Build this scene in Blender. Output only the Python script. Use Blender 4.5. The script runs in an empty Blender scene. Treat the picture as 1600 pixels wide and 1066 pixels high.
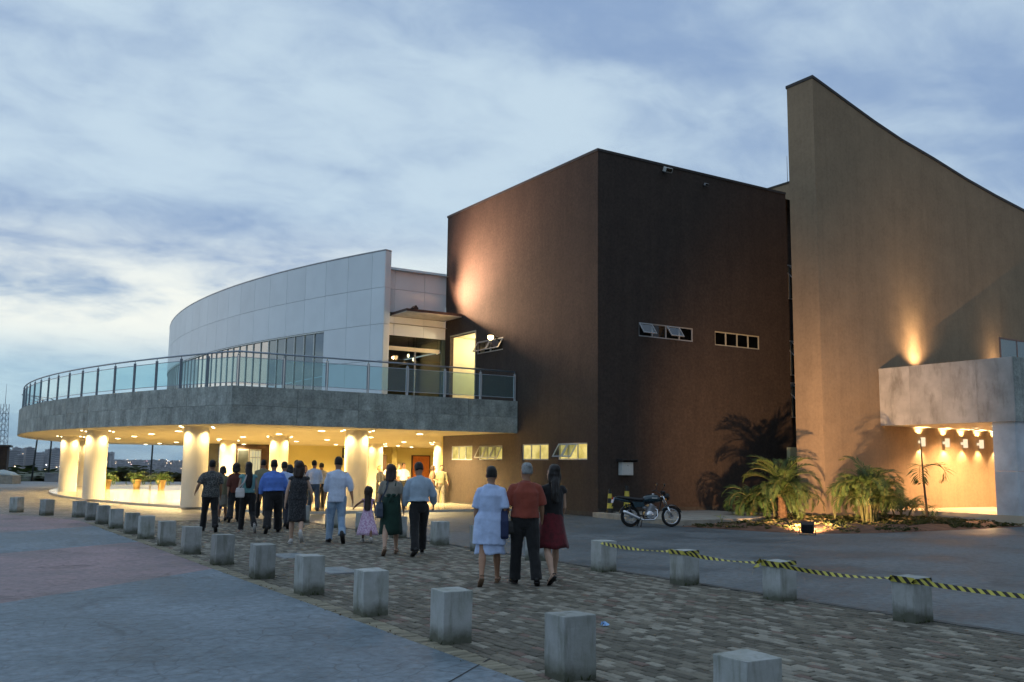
import bpy, bmesh, math, random
from mathutils import Vector, Matrix, noise
R = math.radians
random.seed(7)
scene = bpy.context.scene
COL = scene.collection

# ------------------------------------------------------------------ camera
# world: X runs along the front of the dark hall, Y away from it along its side, origin at the hall's near corner
F_PX = 1475.0; PITCH = math.atan(196.5 / F_PX); ROLL = R(0.70); HEAD = R(32.2)
CAM = Vector((-20.41, -26.66, 1.70))
def _rot(x, y, z):
    return Vector((x * math.cos(HEAD) + y * math.sin(HEAD), -x * math.sin(HEAD) + y * math.cos(HEAD), z))
_F = Vector((0, math.cos(PITCH), math.sin(PITCH))); _R0 = Vector((1, 0, 0)); _U0 = _R0.cross(_F)
_Rr = _R0 * math.cos(ROLL) + _U0 * math.sin(ROLL); _Ur = _U0 * math.cos(ROLL) - _R0 * math.sin(ROLL)
CF, CR, CU = _rot(*_F), _rot(*_Rr), _rot(*_Ur)
cam_data = bpy.data.cameras.new("camera"); cam = bpy.data.objects.new("camera", cam_data)
COL.objects.link(cam); scene.camera = cam
cam_data.sensor_width = 36.0; cam_data.lens = F_PX / 1600.0 * 36.0
cam_data.clip_start = 0.1; cam_data.clip_end = 20000.0
cam.matrix_world = Matrix(((CR.x, CU.x, -CF.x, CAM.x), (CR.y, CU.y, -CF.y, CAM.y), (CR.z, CU.z, -CF.z, CAM.z), (0, 0, 0, 1)))
def ray(px, py):
    return (CF * F_PX + CR * (px - 800) + CU * (533 - py)).normalized()
def G(px, py, z=0.0):
    """point of the level z under a pixel of the photograph"""
    d = ray(px, py); return CAM + d * ((z - CAM.z) / d.z)
def GD(px, dist, z=0.0):
    """point on the level z at a forward distance, under a pixel column"""
    d = ray(px, 728); d = Vector((d.x, d.y, 0)); k = d.dot(Vector((CF.x, CF.y, 0)).normalized())
    p = CAM + d * (dist / k); return Vector((p.x, p.y, z))

# ------------------------------------------------------------------ world, sun, exposure
SUN_EL, SUN_AZ = R(4.0), R(-28.0)          # azimuth measured from +Y towards +X
world = bpy.data.worlds.new("World"); scene.world = world; world.use_nodes = True
def build_world():
    nt = world.node_tree; nt.nodes.clear(); N = nt.nodes.new; L = nt.links.new
    def math_(op, a, b=None, c=None, clamp=False):
        n = N('ShaderNodeMath'); n.operation = op; n.use_clamp = clamp
        for i, x in enumerate((a, b, c)):
            if x is None: continue
            if isinstance(x, (int, float)): n.inputs[i].default_value = x
            else: L(x, n.inputs[i])
        return n.outputs[0]
    def sstep(x, a, b):
        n = N('ShaderNodeMapRange'); n.interpolation_type = 'SMOOTHSTEP'; n.inputs[1].default_value = a; n.inputs[2].default_value = b
        L(x, n.inputs[0]); return n.outputs[0]
    def mixc(f, a, b):
        n = N('ShaderNodeMix'); n.data_type = 'RGBA'
        for s, x in ((n.inputs[0], f), (n.inputs[6], a), (n.inputs[7], b)):
            if isinstance(x, (int, float)): s.default_value = x
            elif isinstance(x, tuple): s.default_value = (*x, 1)
            else: L(x, s)
        return n.outputs[2]
    tc = N('ShaderNodeTexCoord'); sep = N('ShaderNodeSeparateXYZ'); L(tc.outputs['Generated'], sep.inputs[0])
    x, y, z = sep.outputs
    zc = math_('MAXIMUM', z, 0.0)
    den = math_('ADD', zc, 0.22)
    cmb = N('ShaderNodeCombineXYZ'); L(math_('DIVIDE', x, den), cmb.inputs[0]); L(math_('DIVIDE', y, den), cmb.inputs[1])
    mp = N('ShaderNodeMapping'); mp.inputs['Rotation'].default_value = (0, 0, R(58)); mp.inputs['Scale'].default_value = (0.85, 1.1, 1); L(cmb.outputs[0], mp.inputs[0])
    def nz(scale, det, rough, dist, off):
        m = N('ShaderNodeMapping'); m.inputs['Location'].default_value = off; L(mp.outputs[0], m.inputs[0])
        n = N('ShaderNodeTexNoise'); n.inputs['Scale'].default_value = scale; n.inputs['Detail'].default_value = det
        n.inputs['Roughness'].default_value = rough; n.inputs['Distortion'].default_value = dist; L(m.outputs[0], n.inputs['Vector']); return n.outputs['Fac']
    big = nz(0.75, 3.0, 0.5, 0.4, (3.1, 1.7, 0)); mid = nz(2.1, 5.0, 0.52, 0.5, (0.4, 7.3, 0)); fine = nz(6.5, 6.0, 0.6, 0.4, (5.0, 2.0, 0))
    cl = math_('ADD', math_('MULTIPLY', big, 0.56), math_('ADD', math_('MULTIPLY', mid, 0.40), math_('MULTIPLY', fine, 0.24)))
    cf = sstep(cl, 0.47, 0.71)
    sky = N('ShaderNodeTexSky'); sky.sky_type = 'NISHITA'; sky.sun_disc = False; sky.sun_elevation = SUN_EL; sky.sun_rotation = SUN_AZ
    sky.air_density = 1.0; sky.dust_density = 1.0; sky.ozone_density = 2.0
    scl = N('ShaderNodeVectorMath'); scl.operation = 'SCALE'; L(sky.outputs[0], scl.inputs[0]); scl.inputs[3].default_value = 0.09
    dark = (0.255, 0.37, 0.575); light = (0.535, 0.67, 0.785)
    cloud = mixc(cf, dark, light)
    # low band: bluer and a little darker towards the horizon
    low = sstep(z, 0.02, 0.22)
    cloud = mixc(low, mixc(cf, (0.22, 0.41, 0.58), (0.44, 0.645, 0.76)), cloud)
    base = mixc(0.90, scl.outputs[0], cloud)
    # glow left by the sun that has just set, broken by cloud streaks
    dot = math_('ADD', math_('MULTIPLY', x, math.sin(R(5))), math_('MULTIPLY', y, math.cos(R(5))))
    az = sstep(dot, 0.72, 0.99)
    band = math_('MULTIPLY', sstep(z, 0.085, 0.14), math_('SUBTRACT', 1.0, sstep(z, 0.16, 0.26)))
    gl = math_('MULTIPLY', math_('MULTIPLY', az, band), sstep(cl, 0.46, 0.66), None)
    base = mixc(math_('MULTIPLY', gl, 0.80), base, (0.93, 0.93, 0.83))
    # the eastern half of the sky, behind the photographer, is dimmer and greyer
    west = math_('ADD', math_('MULTIPLY', x, math.sin(SUN_AZ)), math_('MULTIPLY', y, math.cos(SUN_AZ)))
    base = mixc(sstep(west, -1.0, -0.35), (0.19, 0.22, 0.27), base)
    base = mixc(sstep(z, -0.10, 0.0), (0.10, 0.13, 0.16), base)
    bg = N('ShaderNodeBackground'); L(base, bg.inputs[0]); bg.inputs[1].default_value = 1.14
    out = N('ShaderNodeOutputWorld'); L(bg.outputs[0], out.inputs[0])
build_world()
sd = bpy.data.lights.new("sun", 'SUN'); sd.energy = 0.12; sd.angle = R(25); sd.color = (1.0, 0.86, 0.70)
sun = bpy.data.objects.new("sun", sd); COL.objects.link(sun)
_sdir = Vector((math.sin(SUN_AZ) * math.cos(SUN_EL), math.cos(SUN_AZ) * math.cos(SUN_EL), math.sin(R(9))))
sun.rotation_euler = _sdir.to_track_quat('Z', 'Y').to_euler()
vs = scene.view_settings; vs.view_transform = 'Standard'; vs.look = 'None'; vs.exposure = 0.0; vs.gamma = 1.0; vs.use_curve_mapping = False
scene.render.engine = 'CYCLES'
scene.cycles.use_denoising = True; scene.cycles.max_bounces = 8; scene.cycles.transparent_max_bounces = 16
scene.cycles.sample_clamp_indirect = 6.0; scene.cycles.use_light_tree = True; scene.cycles.blur_glossy = 0.5
scene.cycles.caustics_reflective = False; scene.cycles.caustics_refractive = False

# ------------------------------------------------------------------ materials
MATS = {}
def _nodes(name):
    m = bpy.data.materials.new(name); m.use_nodes = True; nt = m.node_tree; nt.nodes.clear()
    out = nt.nodes.new('ShaderNodeOutputMaterial'); return m, nt, out
def pm(name, col, rough=0.6, var=0.15, vs=3.0, bump=0.0, bs=40.0, col2=None, metal=0.0, spec=0.4, rvar=0.0, coat=0.0,
       scale=(1, 1, 1), detail=5.0, grain=None, streak=None, stain=None, objrand=0.0, bdist=0.01, sheen=0.0, attr=None, ramp=(0.35, 0.65)):
    """principled paint / stone / cloth with noise variation in colour and relief"""
    if name in MATS: return MATS[name]
    m, nt, out = _nodes(name); N = nt.nodes.new; L = nt.links.new
    p = N('ShaderNodeBsdfPrincipled'); L(p.outputs[0], out.inputs[0])
    p.inputs['Roughness'].default_value = rough; p.inputs['Metallic'].default_value = metal
    p.inputs['Specular IOR Level'].default_value = spec; p.inputs['Coat Weight'].default_value = coat; p.inputs['Coat Roughness'].default_value = 0.1
    p.inputs['Sheen Weight'].default_value = sheen
    tc = N('ShaderNodeTexCoord'); mp = N('ShaderNodeMapping'); mp.inputs['Scale'].default_value = scale; L(tc.outputs['Object'], mp.inputs[0])
    vec = mp.outputs[0]
    oi = None
    if objrand or attr is None:
        oi = N('ShaderNodeObjectInfo')
        add = N('ShaderNodeVectorMath'); add.operation = 'ADD'; sc = N('ShaderNodeVectorMath'); sc.operation = 'SCALE'
        cb = N('ShaderNodeCombineXYZ'); L(oi.outputs['Random'], cb.inputs[0]); L(oi.outputs['Random'], cb.inputs[1]); L(oi.outputs['Random'], cb.inputs[2])
        L(cb.outputs[0], sc.inputs[0]); sc.inputs[3].default_value = 37.0; L(vec, add.inputs[0]); L(sc.outputs[0], add.inputs[1]); vec = add.outputs[0]
    n = N('ShaderNodeTexNoise'); n.inputs['Scale'].default_value = vs; n.inputs['Detail'].default_value = detail; n.inputs['Roughness'].default_value = 0.6; L(vec, n.inputs['Vector'])
    c1 = [max(0, c * (1 - var)) for c in col]; c2 = list(col2) if col2 else [min(1, c * (1 + var)) for c in col]
    rp = N('ShaderNodeValToRGB'); rp.color_ramp.elements[0].position = ramp[0]; rp.color_ramp.elements[1].position = ramp[1]
    rp.color_ramp.elements[0].color = (*c1, 1); rp.color_ramp.elements[1].color = (*c2, 1); L(n.outputs['Fac'], rp.inputs[0])
    colout = rp.outputs[0]
    if attr:
        at = N('ShaderNodeAttribute'); at.attribute_name = attr
        mx = N('ShaderNodeMix'); mx.data_type = 'RGBA'; mx.blend_type = 'MULTIPLY'; mx.inputs[0].default_value = 1.0
        L(colout, mx.inputs[6]); L(at.outputs['Color'], mx.inputs[7]); colout = mx.outputs[2]
    if objrand:
        mr = N('ShaderNodeMapRange'); mr.inputs[3].default_value = 1 - objrand; mr.inputs[4].default_value = 1 + objrand; L(oi.outputs['Random'], mr.inputs[0])
        hs = N('ShaderNodeHueSaturation'); L(colout, hs.inputs['Color']); L(mr.outputs[0], hs.inputs['Value']); colout = hs.outputs[0]
    if stain:   # (colour, amount, noise scale xyz): weather streaks and patches
        sc_, am, ss = stain
        m2 = N('ShaderNodeMapping'); m2.inputs['Scale'].default_value = ss; L(vec if not isinstance(vec, str) else tc.outputs['Object'], m2.inputs[0])
        n2 = N('ShaderNodeTexNoise'); n2.inputs['Scale'].default_value = 1.0; n2.inputs['Detail'].default_value = 6.0; n2.inputs['Roughness'].default_value = 0.65; L(m2.outputs[0], n2.inputs['Vector'])
        mr2 = N('ShaderNodeMapRange'); mr2.inputs[1].default_value = 0.48; mr2.inputs[2].default_value = 0.72; mr2.inputs[4].default_value = am; L(n2.outputs['Fac'], mr2.inputs[0])
        mx2 = N('ShaderNodeMix'); mx2.data_type = 'RGBA'; L(mr2.outputs[0], mx2.inputs[0]); L(colout, mx2.inputs[6]); mx2.inputs[7].default_value = (*sc_, 1); colout = mx2.outputs[2]
    if streak:   # long thin runs of dirt washed down the face
        m3 = N('ShaderNodeMapping'); m3.inputs['Scale'].default_value = (2.6, 2.6, 0.10); L(vec, m3.inputs[0])
        n3 = N('ShaderNodeTexNoise'); n3.inputs['Scale'].default_value = 1.0; n3.inputs['Detail'].default_value = 7.0; n3.inputs['Roughness'].default_value = 0.7; L(m3.outputs[0], n3.inputs['Vector'])
        mr3 = N('ShaderNodeMapRange'); mr3.inputs[1].default_value = 0.45; mr3.inputs[2].default_value = 0.75; mr3.inputs[3].default_value = 1.0; mr3.inputs[4].default_value = 1 - streak; L(n3.outputs['Fac'], mr3.inputs[0])
        mx3 = N('ShaderNodeMix'); mx3.data_type = 'RGBA'; mx3.blend_type = 'MULTIPLY'; mx3.inputs[0].default_value = 1; L(colout, mx3.inputs[6]); L(mr3.outputs[0], mx3.inputs[7]); colout = mx3.outputs[2]
    if grain:    # (scale, amount): speckle of the texture coat
        n4 = N('ShaderNodeTexNoise'); n4.inputs['Scale'].default_value = grain[0]; n4.inputs['Detail'].default_value = 3.0; n4.inputs['Roughness'].default_value = 0.75; L(vec, n4.inputs['Vector'])
        mr4 = N('ShaderNodeMapRange'); mr4.inputs[1].default_value = 0.35; mr4.inputs[2].default_value = 0.65; mr4.inputs[3].default_value = 1 - grain[1]; mr4.inputs[4].default_value = 1 + grain[1]; L(n4.outputs['Fac'], mr4.inputs[0])
        mx4 = N('ShaderNodeMix'); mx4.data_type = 'RGBA'; mx4.blend_type = 'MULTIPLY'; mx4.inputs[0].default_value = 1; L(colout, mx4.inputs[6]); L(mr4.outputs[0], mx4.inputs[7]); colout = mx4.outputs[2]
    L(colout, p.inputs['Base Color'])
    if rvar:
        mr = N('ShaderNodeMapRange'); mr.inputs[3].default_value = max(0.02, rough - rvar); mr.inputs[4].default_value = min(1, rough + rvar); L(n.outputs['Fac'], mr.inputs[0]); L(mr.outputs[0], p.inputs['Roughness'])
    if bump:
        nb = N('ShaderNodeTexNoise'); nb.inputs['Scale'].default_value = bs; nb.inputs['Detail'].default_value = 4.0; L(vec, nb.inputs['Vector'])
        b = N('ShaderNodeBump'); b.inputs['Strength'].default_value = bump; b.inputs['Distance'].default_value = bdist; L(nb.outputs['Fac'], b.inputs['Height']); L(b.outputs[0], p.inputs['Normal'])
    MATS[name] = m; return m
def emit(name, col, strength):
    if name in MATS: return MATS[name]
    m, nt, out = _nodes(name); e = nt.nodes.new('ShaderNodeEmission'); e.inputs[0].default_value = (*col, 1); e.inputs[1].default_value = strength
    nt.links.new(e.outputs[0], out.inputs[0]); MATS[name] = m; return m
def glassm(name, tint, refl=0.10, rough=0.02, body=None, bodyf=0.0, ior=1.45):
    """thin pane: tinted see-through with a fresnel reflection, optionally a little of its own colour"""
    if name in MATS: return MATS[name]
    m, nt, out = _nodes(name); N = nt.nodes.new; L = nt.links.new
    t = N('ShaderNodeBsdfTransparent'); t.inputs[0].default_value = (*tint, 1)
    g = N('ShaderNodeBsdfGlossy'); g.inputs['Roughness'].default_value = rough
    lw = N('ShaderNodeLayerWeight'); lw.inputs[0].default_value = 0.5      # Schlick reflection, the same from both sides of the pane
    pw = N('ShaderNodeMath'); pw.operation = 'POWER'; L(lw.outputs['Facing'], pw.inputs[0]); pw.inputs[1].default_value = 5.0
    ad = N('ShaderNodeMath'); ad.operation = 'MULTIPLY_ADD'; ad.use_clamp = True; L(pw.outputs[0], ad.inputs[0]); ad.inputs[1].default_value = 0.9 * (ior - 1) / 0.45; ad.inputs[2].default_value = refl + 0.03
    src = t.outputs[0]
    if body:
        d = N('ShaderNodeBsdfDiffuse'); d.inputs[0].default_value = (*body, 1); mb = N('ShaderNodeMixShader'); mb.inputs[0].default_value = bodyf
        L(t.outputs[0], mb.inputs[1]); L(d.outputs[0], mb.inputs[2]); src = mb.outputs[0]
    mx = N('ShaderNodeMixShader'); L(ad.outputs[0], mx.inputs[0]); L(src, mx.inputs[1]); L(g.outputs[0], mx.inputs[2]); L(mx.outputs[0], out.inputs[0])
    MATS[name] = m; return m

# ------------------------------------------------------------------ mesh building
class MB:
    def __init__(s): s.v = []; s.f = []; s.m = []; s.c = []
    def add(s, vs, fs, mi=0, col=None):
        o = len(s.v); s.v += [tuple(v) for v in vs]
        for f in fs: s.f.append(tuple(i + o for i in f)); s.m.append(mi); s.c.append(col)
        return s
    def quad(s, a, b, c, d, mi=0, col=None): return s.add((a, b, c, d), ((0, 1, 2, 3),), mi, col)
    def box(s, x0, y0, z0, x1, y1, z1, mi=0, col=None, M=None):
        vs = [Vector((x, y, z)) for z in (z0, z1) for y in (y0, y1) for x in (x0, x1)]
        if M: vs = [M @ v for v in vs]
        return s.add(vs, ((0, 2, 3, 1), (4, 5, 7, 6), (0, 1, 5, 4), (1, 3, 7, 5), (3, 2, 6, 7), (2, 0, 4, 6)), mi, col)
    def prism(s, poly, z0, z1, mi=0, M=None):
        n = len(poly); vs = [Vector((p[0], p[1], z0)) for p in poly] + [Vector((p[0], p[1], z1)) for p in poly]
        if M: vs = [M @ v for v in vs]
        fs = [tuple(range(n - 1, -1, -1)), tuple(range(n, 2 * n))] + [(i, (i + 1) % n, n + (i + 1) % n, n + i) for i in range(n)]
        return s.add(vs, fs, mi)
    def loft(s, rings, mi=0, cap=True, close=True):
        n = len(rings[0]); vs = [v for r in rings for v in r]; fs = []
        for k in range(len(rings) - 1):
            for i in range(n if close else n - 1):
                j = (i + 1) % n; fs.append((k * n + i, k * n + j, (k + 1) * n + j, (k + 1) * n + i))
        if cap and close: fs.append(tuple(range(n - 1, -1, -1))); fs.append(tuple((len(rings) - 1) * n + i for i in range(n)))
        return s.add(vs, fs, mi)
    def tube(s, pts, rad, n=8, mi=0, side=None, cap=True):
        """pts: polyline; rad: one radius, or one per point, or (a, b) pairs (a along 'side')"""
        pts = [Vector(p) for p in pts]; rings = []
        if not isinstance(rad, (list, tuple)) or (len(rad) == 2 and len(pts) != 2 and not isinstance(rad[0], tuple)): rad = [rad] * len(pts)
        ref = Vector(side) if side else None
        for i, p in enumerate(pts):
            t = (pts[min(i + 1, len(pts) - 1)] - pts[max(i - 1, 0)]).normalized()
            if ref is None: ref = t.orthogonal()
            a = (ref - t * ref.dot(t))
            a = a.normalized() if a.length > 1e-5 else t.orthogonal().normalized()
            b = t.cross(a); ref = a if not side else ref
            r = rad[i]; ra, rb = r if isinstance(r, tuple) else (r, r)
            rings.append([p + a * (ra * math.cos(2 * math.pi * k / n)) + b * (rb * math.sin(2 * math.pi * k / n)) for k in range(n)])
        return s.loft(rings, mi, cap)
    def ball(s, c, r, n=10, m=7, mi=0, M=None):
        c = Vector(c); r = r if isinstance(r, tuple) else (r, r, r); vs = []; fs = []
        for j in range(m + 1):
            th = math.pi * j / m
            for i in range(n):
                ph = 2 * math.pi * i / n; v = Vector((r[0] * math.sin(th) * math.cos(ph), r[1] * math.sin(th) * math.sin(ph), r[2] * math.cos(th)))
                vs.append(c + (M @ v if M else v))
        for j in range(m):
            for i in range(n):
                a = j * n + i; b = j * n + (i + 1) % n
                if j == 0: fs.append((a, b + n, a + n)[::-1])
                elif j == m - 1: fs.append((a, b, a + n)[::-1])
                else: fs.append((a, a + n, b + n, b))
        return s.add(vs, fs, mi)
    def mesh(s, name, mats, smooth=False):
        me = bpy.data.meshes.new(name); me.from_pydata(s.v, [], s.f)
        for m in (mats if isinstance(mats, (list, tuple)) else [mats]): me.materials.append(m)
        if len(me.materials) > 1: me.polygons.foreach_set('material_index', s.m)
        if any(c is not None for c in s.c):
            at = me.color_attributes.new('col', 'FLOAT_COLOR', 'CORNER'); buf = []
            for f, c in zip(s.f, s.c): buf += list((*(c or (1, 1, 1)), 1.0)) * len(f)
            at.data.foreach_set('color', buf)
        if smooth: me.polygons.foreach_set('use_smooth', [True] * len(me.polygons))
        me.update(); return me
    def build(s, name, mats, parent=None, loc=None, smooth=False):
        return link(name, s.mesh(name, mats, smooth), parent, loc)
def link(name, me, parent=None, loc=None, rot=None):
    o = bpy.data.objects.new(name, me); COL.objects.link(o)
    if parent: o.parent = parent
    if loc: o.location = loc
    if rot: o.rotation_euler = rot
    return o
def tag(o, label=None, cat=None, group=None, kind=None):
    if label: o['label'] = label
    if cat: o['category'] = cat
    if group: o['group'] = group
    if kind: o['kind'] = kind
    return o
def thing(name, label, cat, loc=(0, 0, 0), rz=0.0, group=None):
    o = bpy.data.objects.new(name, None); COL.objects.link(o); o.location = loc; o.rotation_euler = (0, 0, rz); o.empty_display_size = 0.3
    return tag(o, label, cat, group)
def structure(o): o['kind'] = 'structure'; return o
def lamp(name, kind, loc, energy, col, parent=None, to=None, size=60, blend=0.6, radius=0.05):
    d = bpy.data.lights.new(name, kind); d.energy = energy; d.color = col; d.shadow_soft_size = radius
    if kind == 'SPOT': d.spot_size = R(size); d.spot_blend = blend
    o = bpy.data.objects.new(name, d); COL.objects.link(o); o.location = loc
    if to is not None: o.rotation_euler = (Vector(loc) - Vector(to)).to_track_quat('Z', 'Y').to_euler()
    if parent: o.parent = parent
    return o
def bevel_mesh(me, w, seg=2, ang=30):
    bm = bmesh.new(); bm.from_mesh(me)
    bmesh.ops.recalc_face_normals(bm, faces=bm.faces)
    es = [e for e in bm.edges if len(e.link_faces) == 2 and e.calc_face_angle(0) > R(ang)]
    bmesh.ops.bevel(bm, geom=es, offset=w, segments=seg, profile=0.6, affect='EDGES'); bm.to_mesh(me); bm.free(); return me
WARM = (1.0, 0.66, 0.30); YELL = (1.0, 0.73, 0.34); ORNG = (1.0, 0.55, 0.24)
# ------------------------------------------------------------------ ground
def stamped(name, col, col2, dark=0.45):
    """stamped concrete: irregular fans pressed into the surface, worn sealer, dirt in the joints"""
    m, nt, out = _nodes(name); N = nt.nodes.new; L = nt.links.new
    p = N('ShaderNodeBsdfPrincipled'); L(p.outputs[0], out.inputs[0]); p.inputs['Specular IOR Level'].default_value = 0.35
    tc = N('ShaderNodeTexCoord')
    nw = N('ShaderNodeTexNoise'); nw.inputs['Scale'].default_value = 1.1; nw.inputs['Detail'].default_value = 3.0; L(tc.outputs['Object'], nw.inputs['Vector'])
    sc = N('ShaderNodeVectorMath'); sc.operation = 'SCALE'; L(nw.outputs['Color'], sc.inputs[0]); sc.inputs[3].default_value = 0.55
    ad = N('ShaderNodeVectorMath'); ad.operation = 'ADD'; L(tc.outputs['Object'], ad.inputs[0]); L(sc.outputs[0], ad.inputs[1])
    v = N('ShaderNodeTexVoronoi'); v.feature = 'DISTANCE_TO_EDGE'; v.inputs['Scale'].default_value = 3.4; L(ad.outputs[0], v.inputs['Vector'])
    ln = N('ShaderNodeMapRange'); ln.inputs[1].default_value = 0.0; ln.inputs[2].default_value = 0.05; L(v.outputs['Distance'], ln.inputs[0])
    n1 = N('ShaderNodeTexNoise'); n1.inputs['Scale'].default_value = 0.42; n1.inputs['Detail'].default_value = 7.0; n1.inputs['Roughness'].default_value = 0.62; L(tc.outputs['Object'], n1.inputs['Vector'])
    n2 = N('ShaderNodeTexNoise'); n2.inputs['Scale'].default_value = 9.0; n2.inputs['Detail'].default_value = 6.0; n2.inputs['Roughness'].default_value = 0.7; L(tc.outputs['Object'], n2.inputs['Vector'])
    rp = N('ShaderNodeValToRGB'); rp.color_ramp.elements[0].position = 0.40; rp.color_ramp.elements[1].position = 0.60
    rp.color_ramp.elements[0].color = (*col, 1); rp.color_ramp.elements[1].color = (*col2, 1); L(n1.outputs['Fac'], rp.inputs[0])
    m1 = N('ShaderNodeMix'); m1.data_type = 'RGBA'; m1.blend_type = 'MULTIPLY'; m1.inputs[0].default_value = 1.0; L(rp.outputs[0], m1.inputs[6])
    g = N('ShaderNodeMapRange'); g.inputs[1].default_value = 0.3; g.inputs[2].default_value = 0.7; g.inputs[3].default_value = 0.62; g.inputs[4].default_value = 1.35; L(n2.outputs['Fac'], g.inputs[0])
    L(g.outputs[0], m1.inputs[7])
    # joints only partly filled with dirt
    nj = N('ShaderNodeTexNoise'); nj.inputs['Scale'].default_value = 0.8; nj.inputs['Detail'].default_value = 3.0; L(tc.outputs['Object'], nj.inputs['Vector'])
    jr = N('ShaderNodeMapRange'); jr.inputs[1].default_value = 0.47; jr.inputs[2].default_value = 0.60; L(nj.outputs['Fac'], jr.inputs[0])
    inv = N('ShaderNodeMath'); inv.operation = 'SUBTRACT'; inv.inputs[0].default_value = 1.0; L(ln.outputs[0], inv.inputs[1])
    mu = N('ShaderNodeMath'); mu.operation = 'MULTIPLY'; L(inv.outputs[0], mu.inputs[0]); L(jr.outputs[0], mu.inputs[1])
    mu2 = N('ShaderNodeMath'); mu2.operation = 'MULTIPLY'; L(mu.outputs[0], mu2.inputs[0]); mu2.inputs[1].default_value = dark
    m2 = N('ShaderNodeMix'); m2.data_type = 'RGBA'; L(mu2.outputs[0], m2.inputs[0]); L(m1.outputs[2], m2.inputs[6]); m2.inputs[7].default_value = (0.05, 0.055, 0.06, 1)
    np_ = N('ShaderNodeTexNoise'); np_.inputs['Scale'].default_value = 0.9; np_.inputs['Detail'].default_value = 5.0; np_.inputs['Roughness'].default_value = 0.7; np_.inputs['Distortion'].default_value = 0.8; L(tc.outputs['Object'], np_.inputs['Vector'])
    pr = N('ShaderNodeMapRange'); pr.inputs[1].default_value = 0.55; pr.inputs[2].default_value = 0.70; pr.inputs[3].default_value = 1.0; pr.inputs[4].default_value = 0.62; L(np_.outputs['Fac'], pr.inputs[0])
    m3 = N('ShaderNodeMix'); m3.data_type = 'RGBA'; m3.blend_type = 'MULTIPLY'; m3.inputs[0].default_value = 1.0; L(m2.outputs[2], m3.inputs[6]); L(pr.outputs[0], m3.inputs[7])
    L(m3.outputs[2], p.inputs['Base Color'])
    rr = N('ShaderNodeMapRange'); rr.inputs[1].default_value = 0.3; rr.inputs[2].default_value = 0.7; rr.inputs[3].default_value = 0.42; rr.inputs[4].default_value = 0.75; L(n1.outputs['Fac'], rr.inputs[0]); L(rr.outputs[0], p.inputs['Roughness'])
    hm = N('ShaderNodeMath'); hm.operation = 'MULTIPLY_ADD'; L(n2.outputs['Fac'], hm.inputs[0]); hm.inputs[1].default_value = 0.5; L(ln.outputs[0], hm.inputs[2])
    b = N('ShaderNodeBump'); b.inputs['Strength'].default_value = 0.4; b.inputs['Distance'].default_value = 0.010; L(hm.outputs[0], b.inputs['Height']); L(b.outputs[0], p.inputs['Normal'])
    return m
M_BLUE = stamped('stamped_blue', (0.082, 0.122, 0.152), (0.185, 0.232, 0.272))
M_PINK = stamped('stamped_pink', (0.15, 0.115, 0.128), (0.31, 0.225, 0.24), 0.4)
M_DRIVE = stamped('stamped_drive', (0.085, 0.105, 0.115), (0.15, 0.17, 0.18), 0.3)
def brickfloor(name, c1, c2, mort):
    m, nt, out = _nodes(name); N = nt.nodes.new; L = nt.links.new
    p = N('ShaderNodeBsdfPrincipled'); L(p.outputs[0], out.inputs[0]); p.inputs['Roughness'].default_value = 0.65
    tc = N('ShaderNodeTexCoord'); mp = N('ShaderNodeMapping'); mp.inputs['Rotation'].default_value = (0, 0, R(90)); L(tc.outputs['Object'], mp.inputs[0])
    b = N('ShaderNodeTexBrick'); b.inputs['Color1'].default_value = (*c1, 1); b.inputs['Color2'].default_value = (*c2, 1); b.inputs['Mortar'].default_value = (*mort, 1)
    b.inputs['Scale'].default_value = 1.0; b.inputs['Brick Width'].default_value = 0.21; b.inputs['Row Height'].default_value = 0.105; b.inputs['Mortar Size'].default_value = 0.006; L(mp.outputs[0], b.inputs['Vector'])
    n = N('ShaderNodeTexNoise'); n.inputs['Scale'].default_value = 1.3; n.inputs['Detail'].default_value = 6.0; L(tc.outputs['Object'], n.inputs['Vector'])
    g = N('ShaderNodeMapRange'); g.inputs[1].default_value = 0.3; g.inputs[2].default_value = 0.7; g.inputs[3].default_value = 0.7; g.inputs[4].default_value = 1.25; L(n.outputs['Fac'], g.inputs[0])
    mx = N('ShaderNodeMix'); mx.data_type = 'RGBA'; mx.blend_type = 'MULTIPLY'; mx.inputs[0].default_value = 1; L(b.outputs['Color'], mx.inputs[6]); L(g.outputs[0], mx.inputs[7]); L(mx.outputs[2], p.inputs['Base Color'])
    bu = N('ShaderNodeBump'); bu.inputs['Strength'].default_value = 0.6; bu.inputs['Distance'].default_value = 0.006; L(b.outputs['Fac'], bu.inputs['Height']); bu.invert = True; L(bu.outputs[0], p.inputs['Normal'])
    return m
M_FORE = brickfloor('forecourt_bricks', (0.25, 0.235, 0.215), (0.15, 0.14, 0.13), (0.07, 0.07, 0.065))
M_CONC = pm('plain_concrete', (0.27, 0.28, 0.29), 0.75, 0.18, 1.2, 0.3, 60)
M_EARTH = pm('earth', (0.055, 0.06, 0.03), 0.95, 0.4, 0.05)

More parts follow.
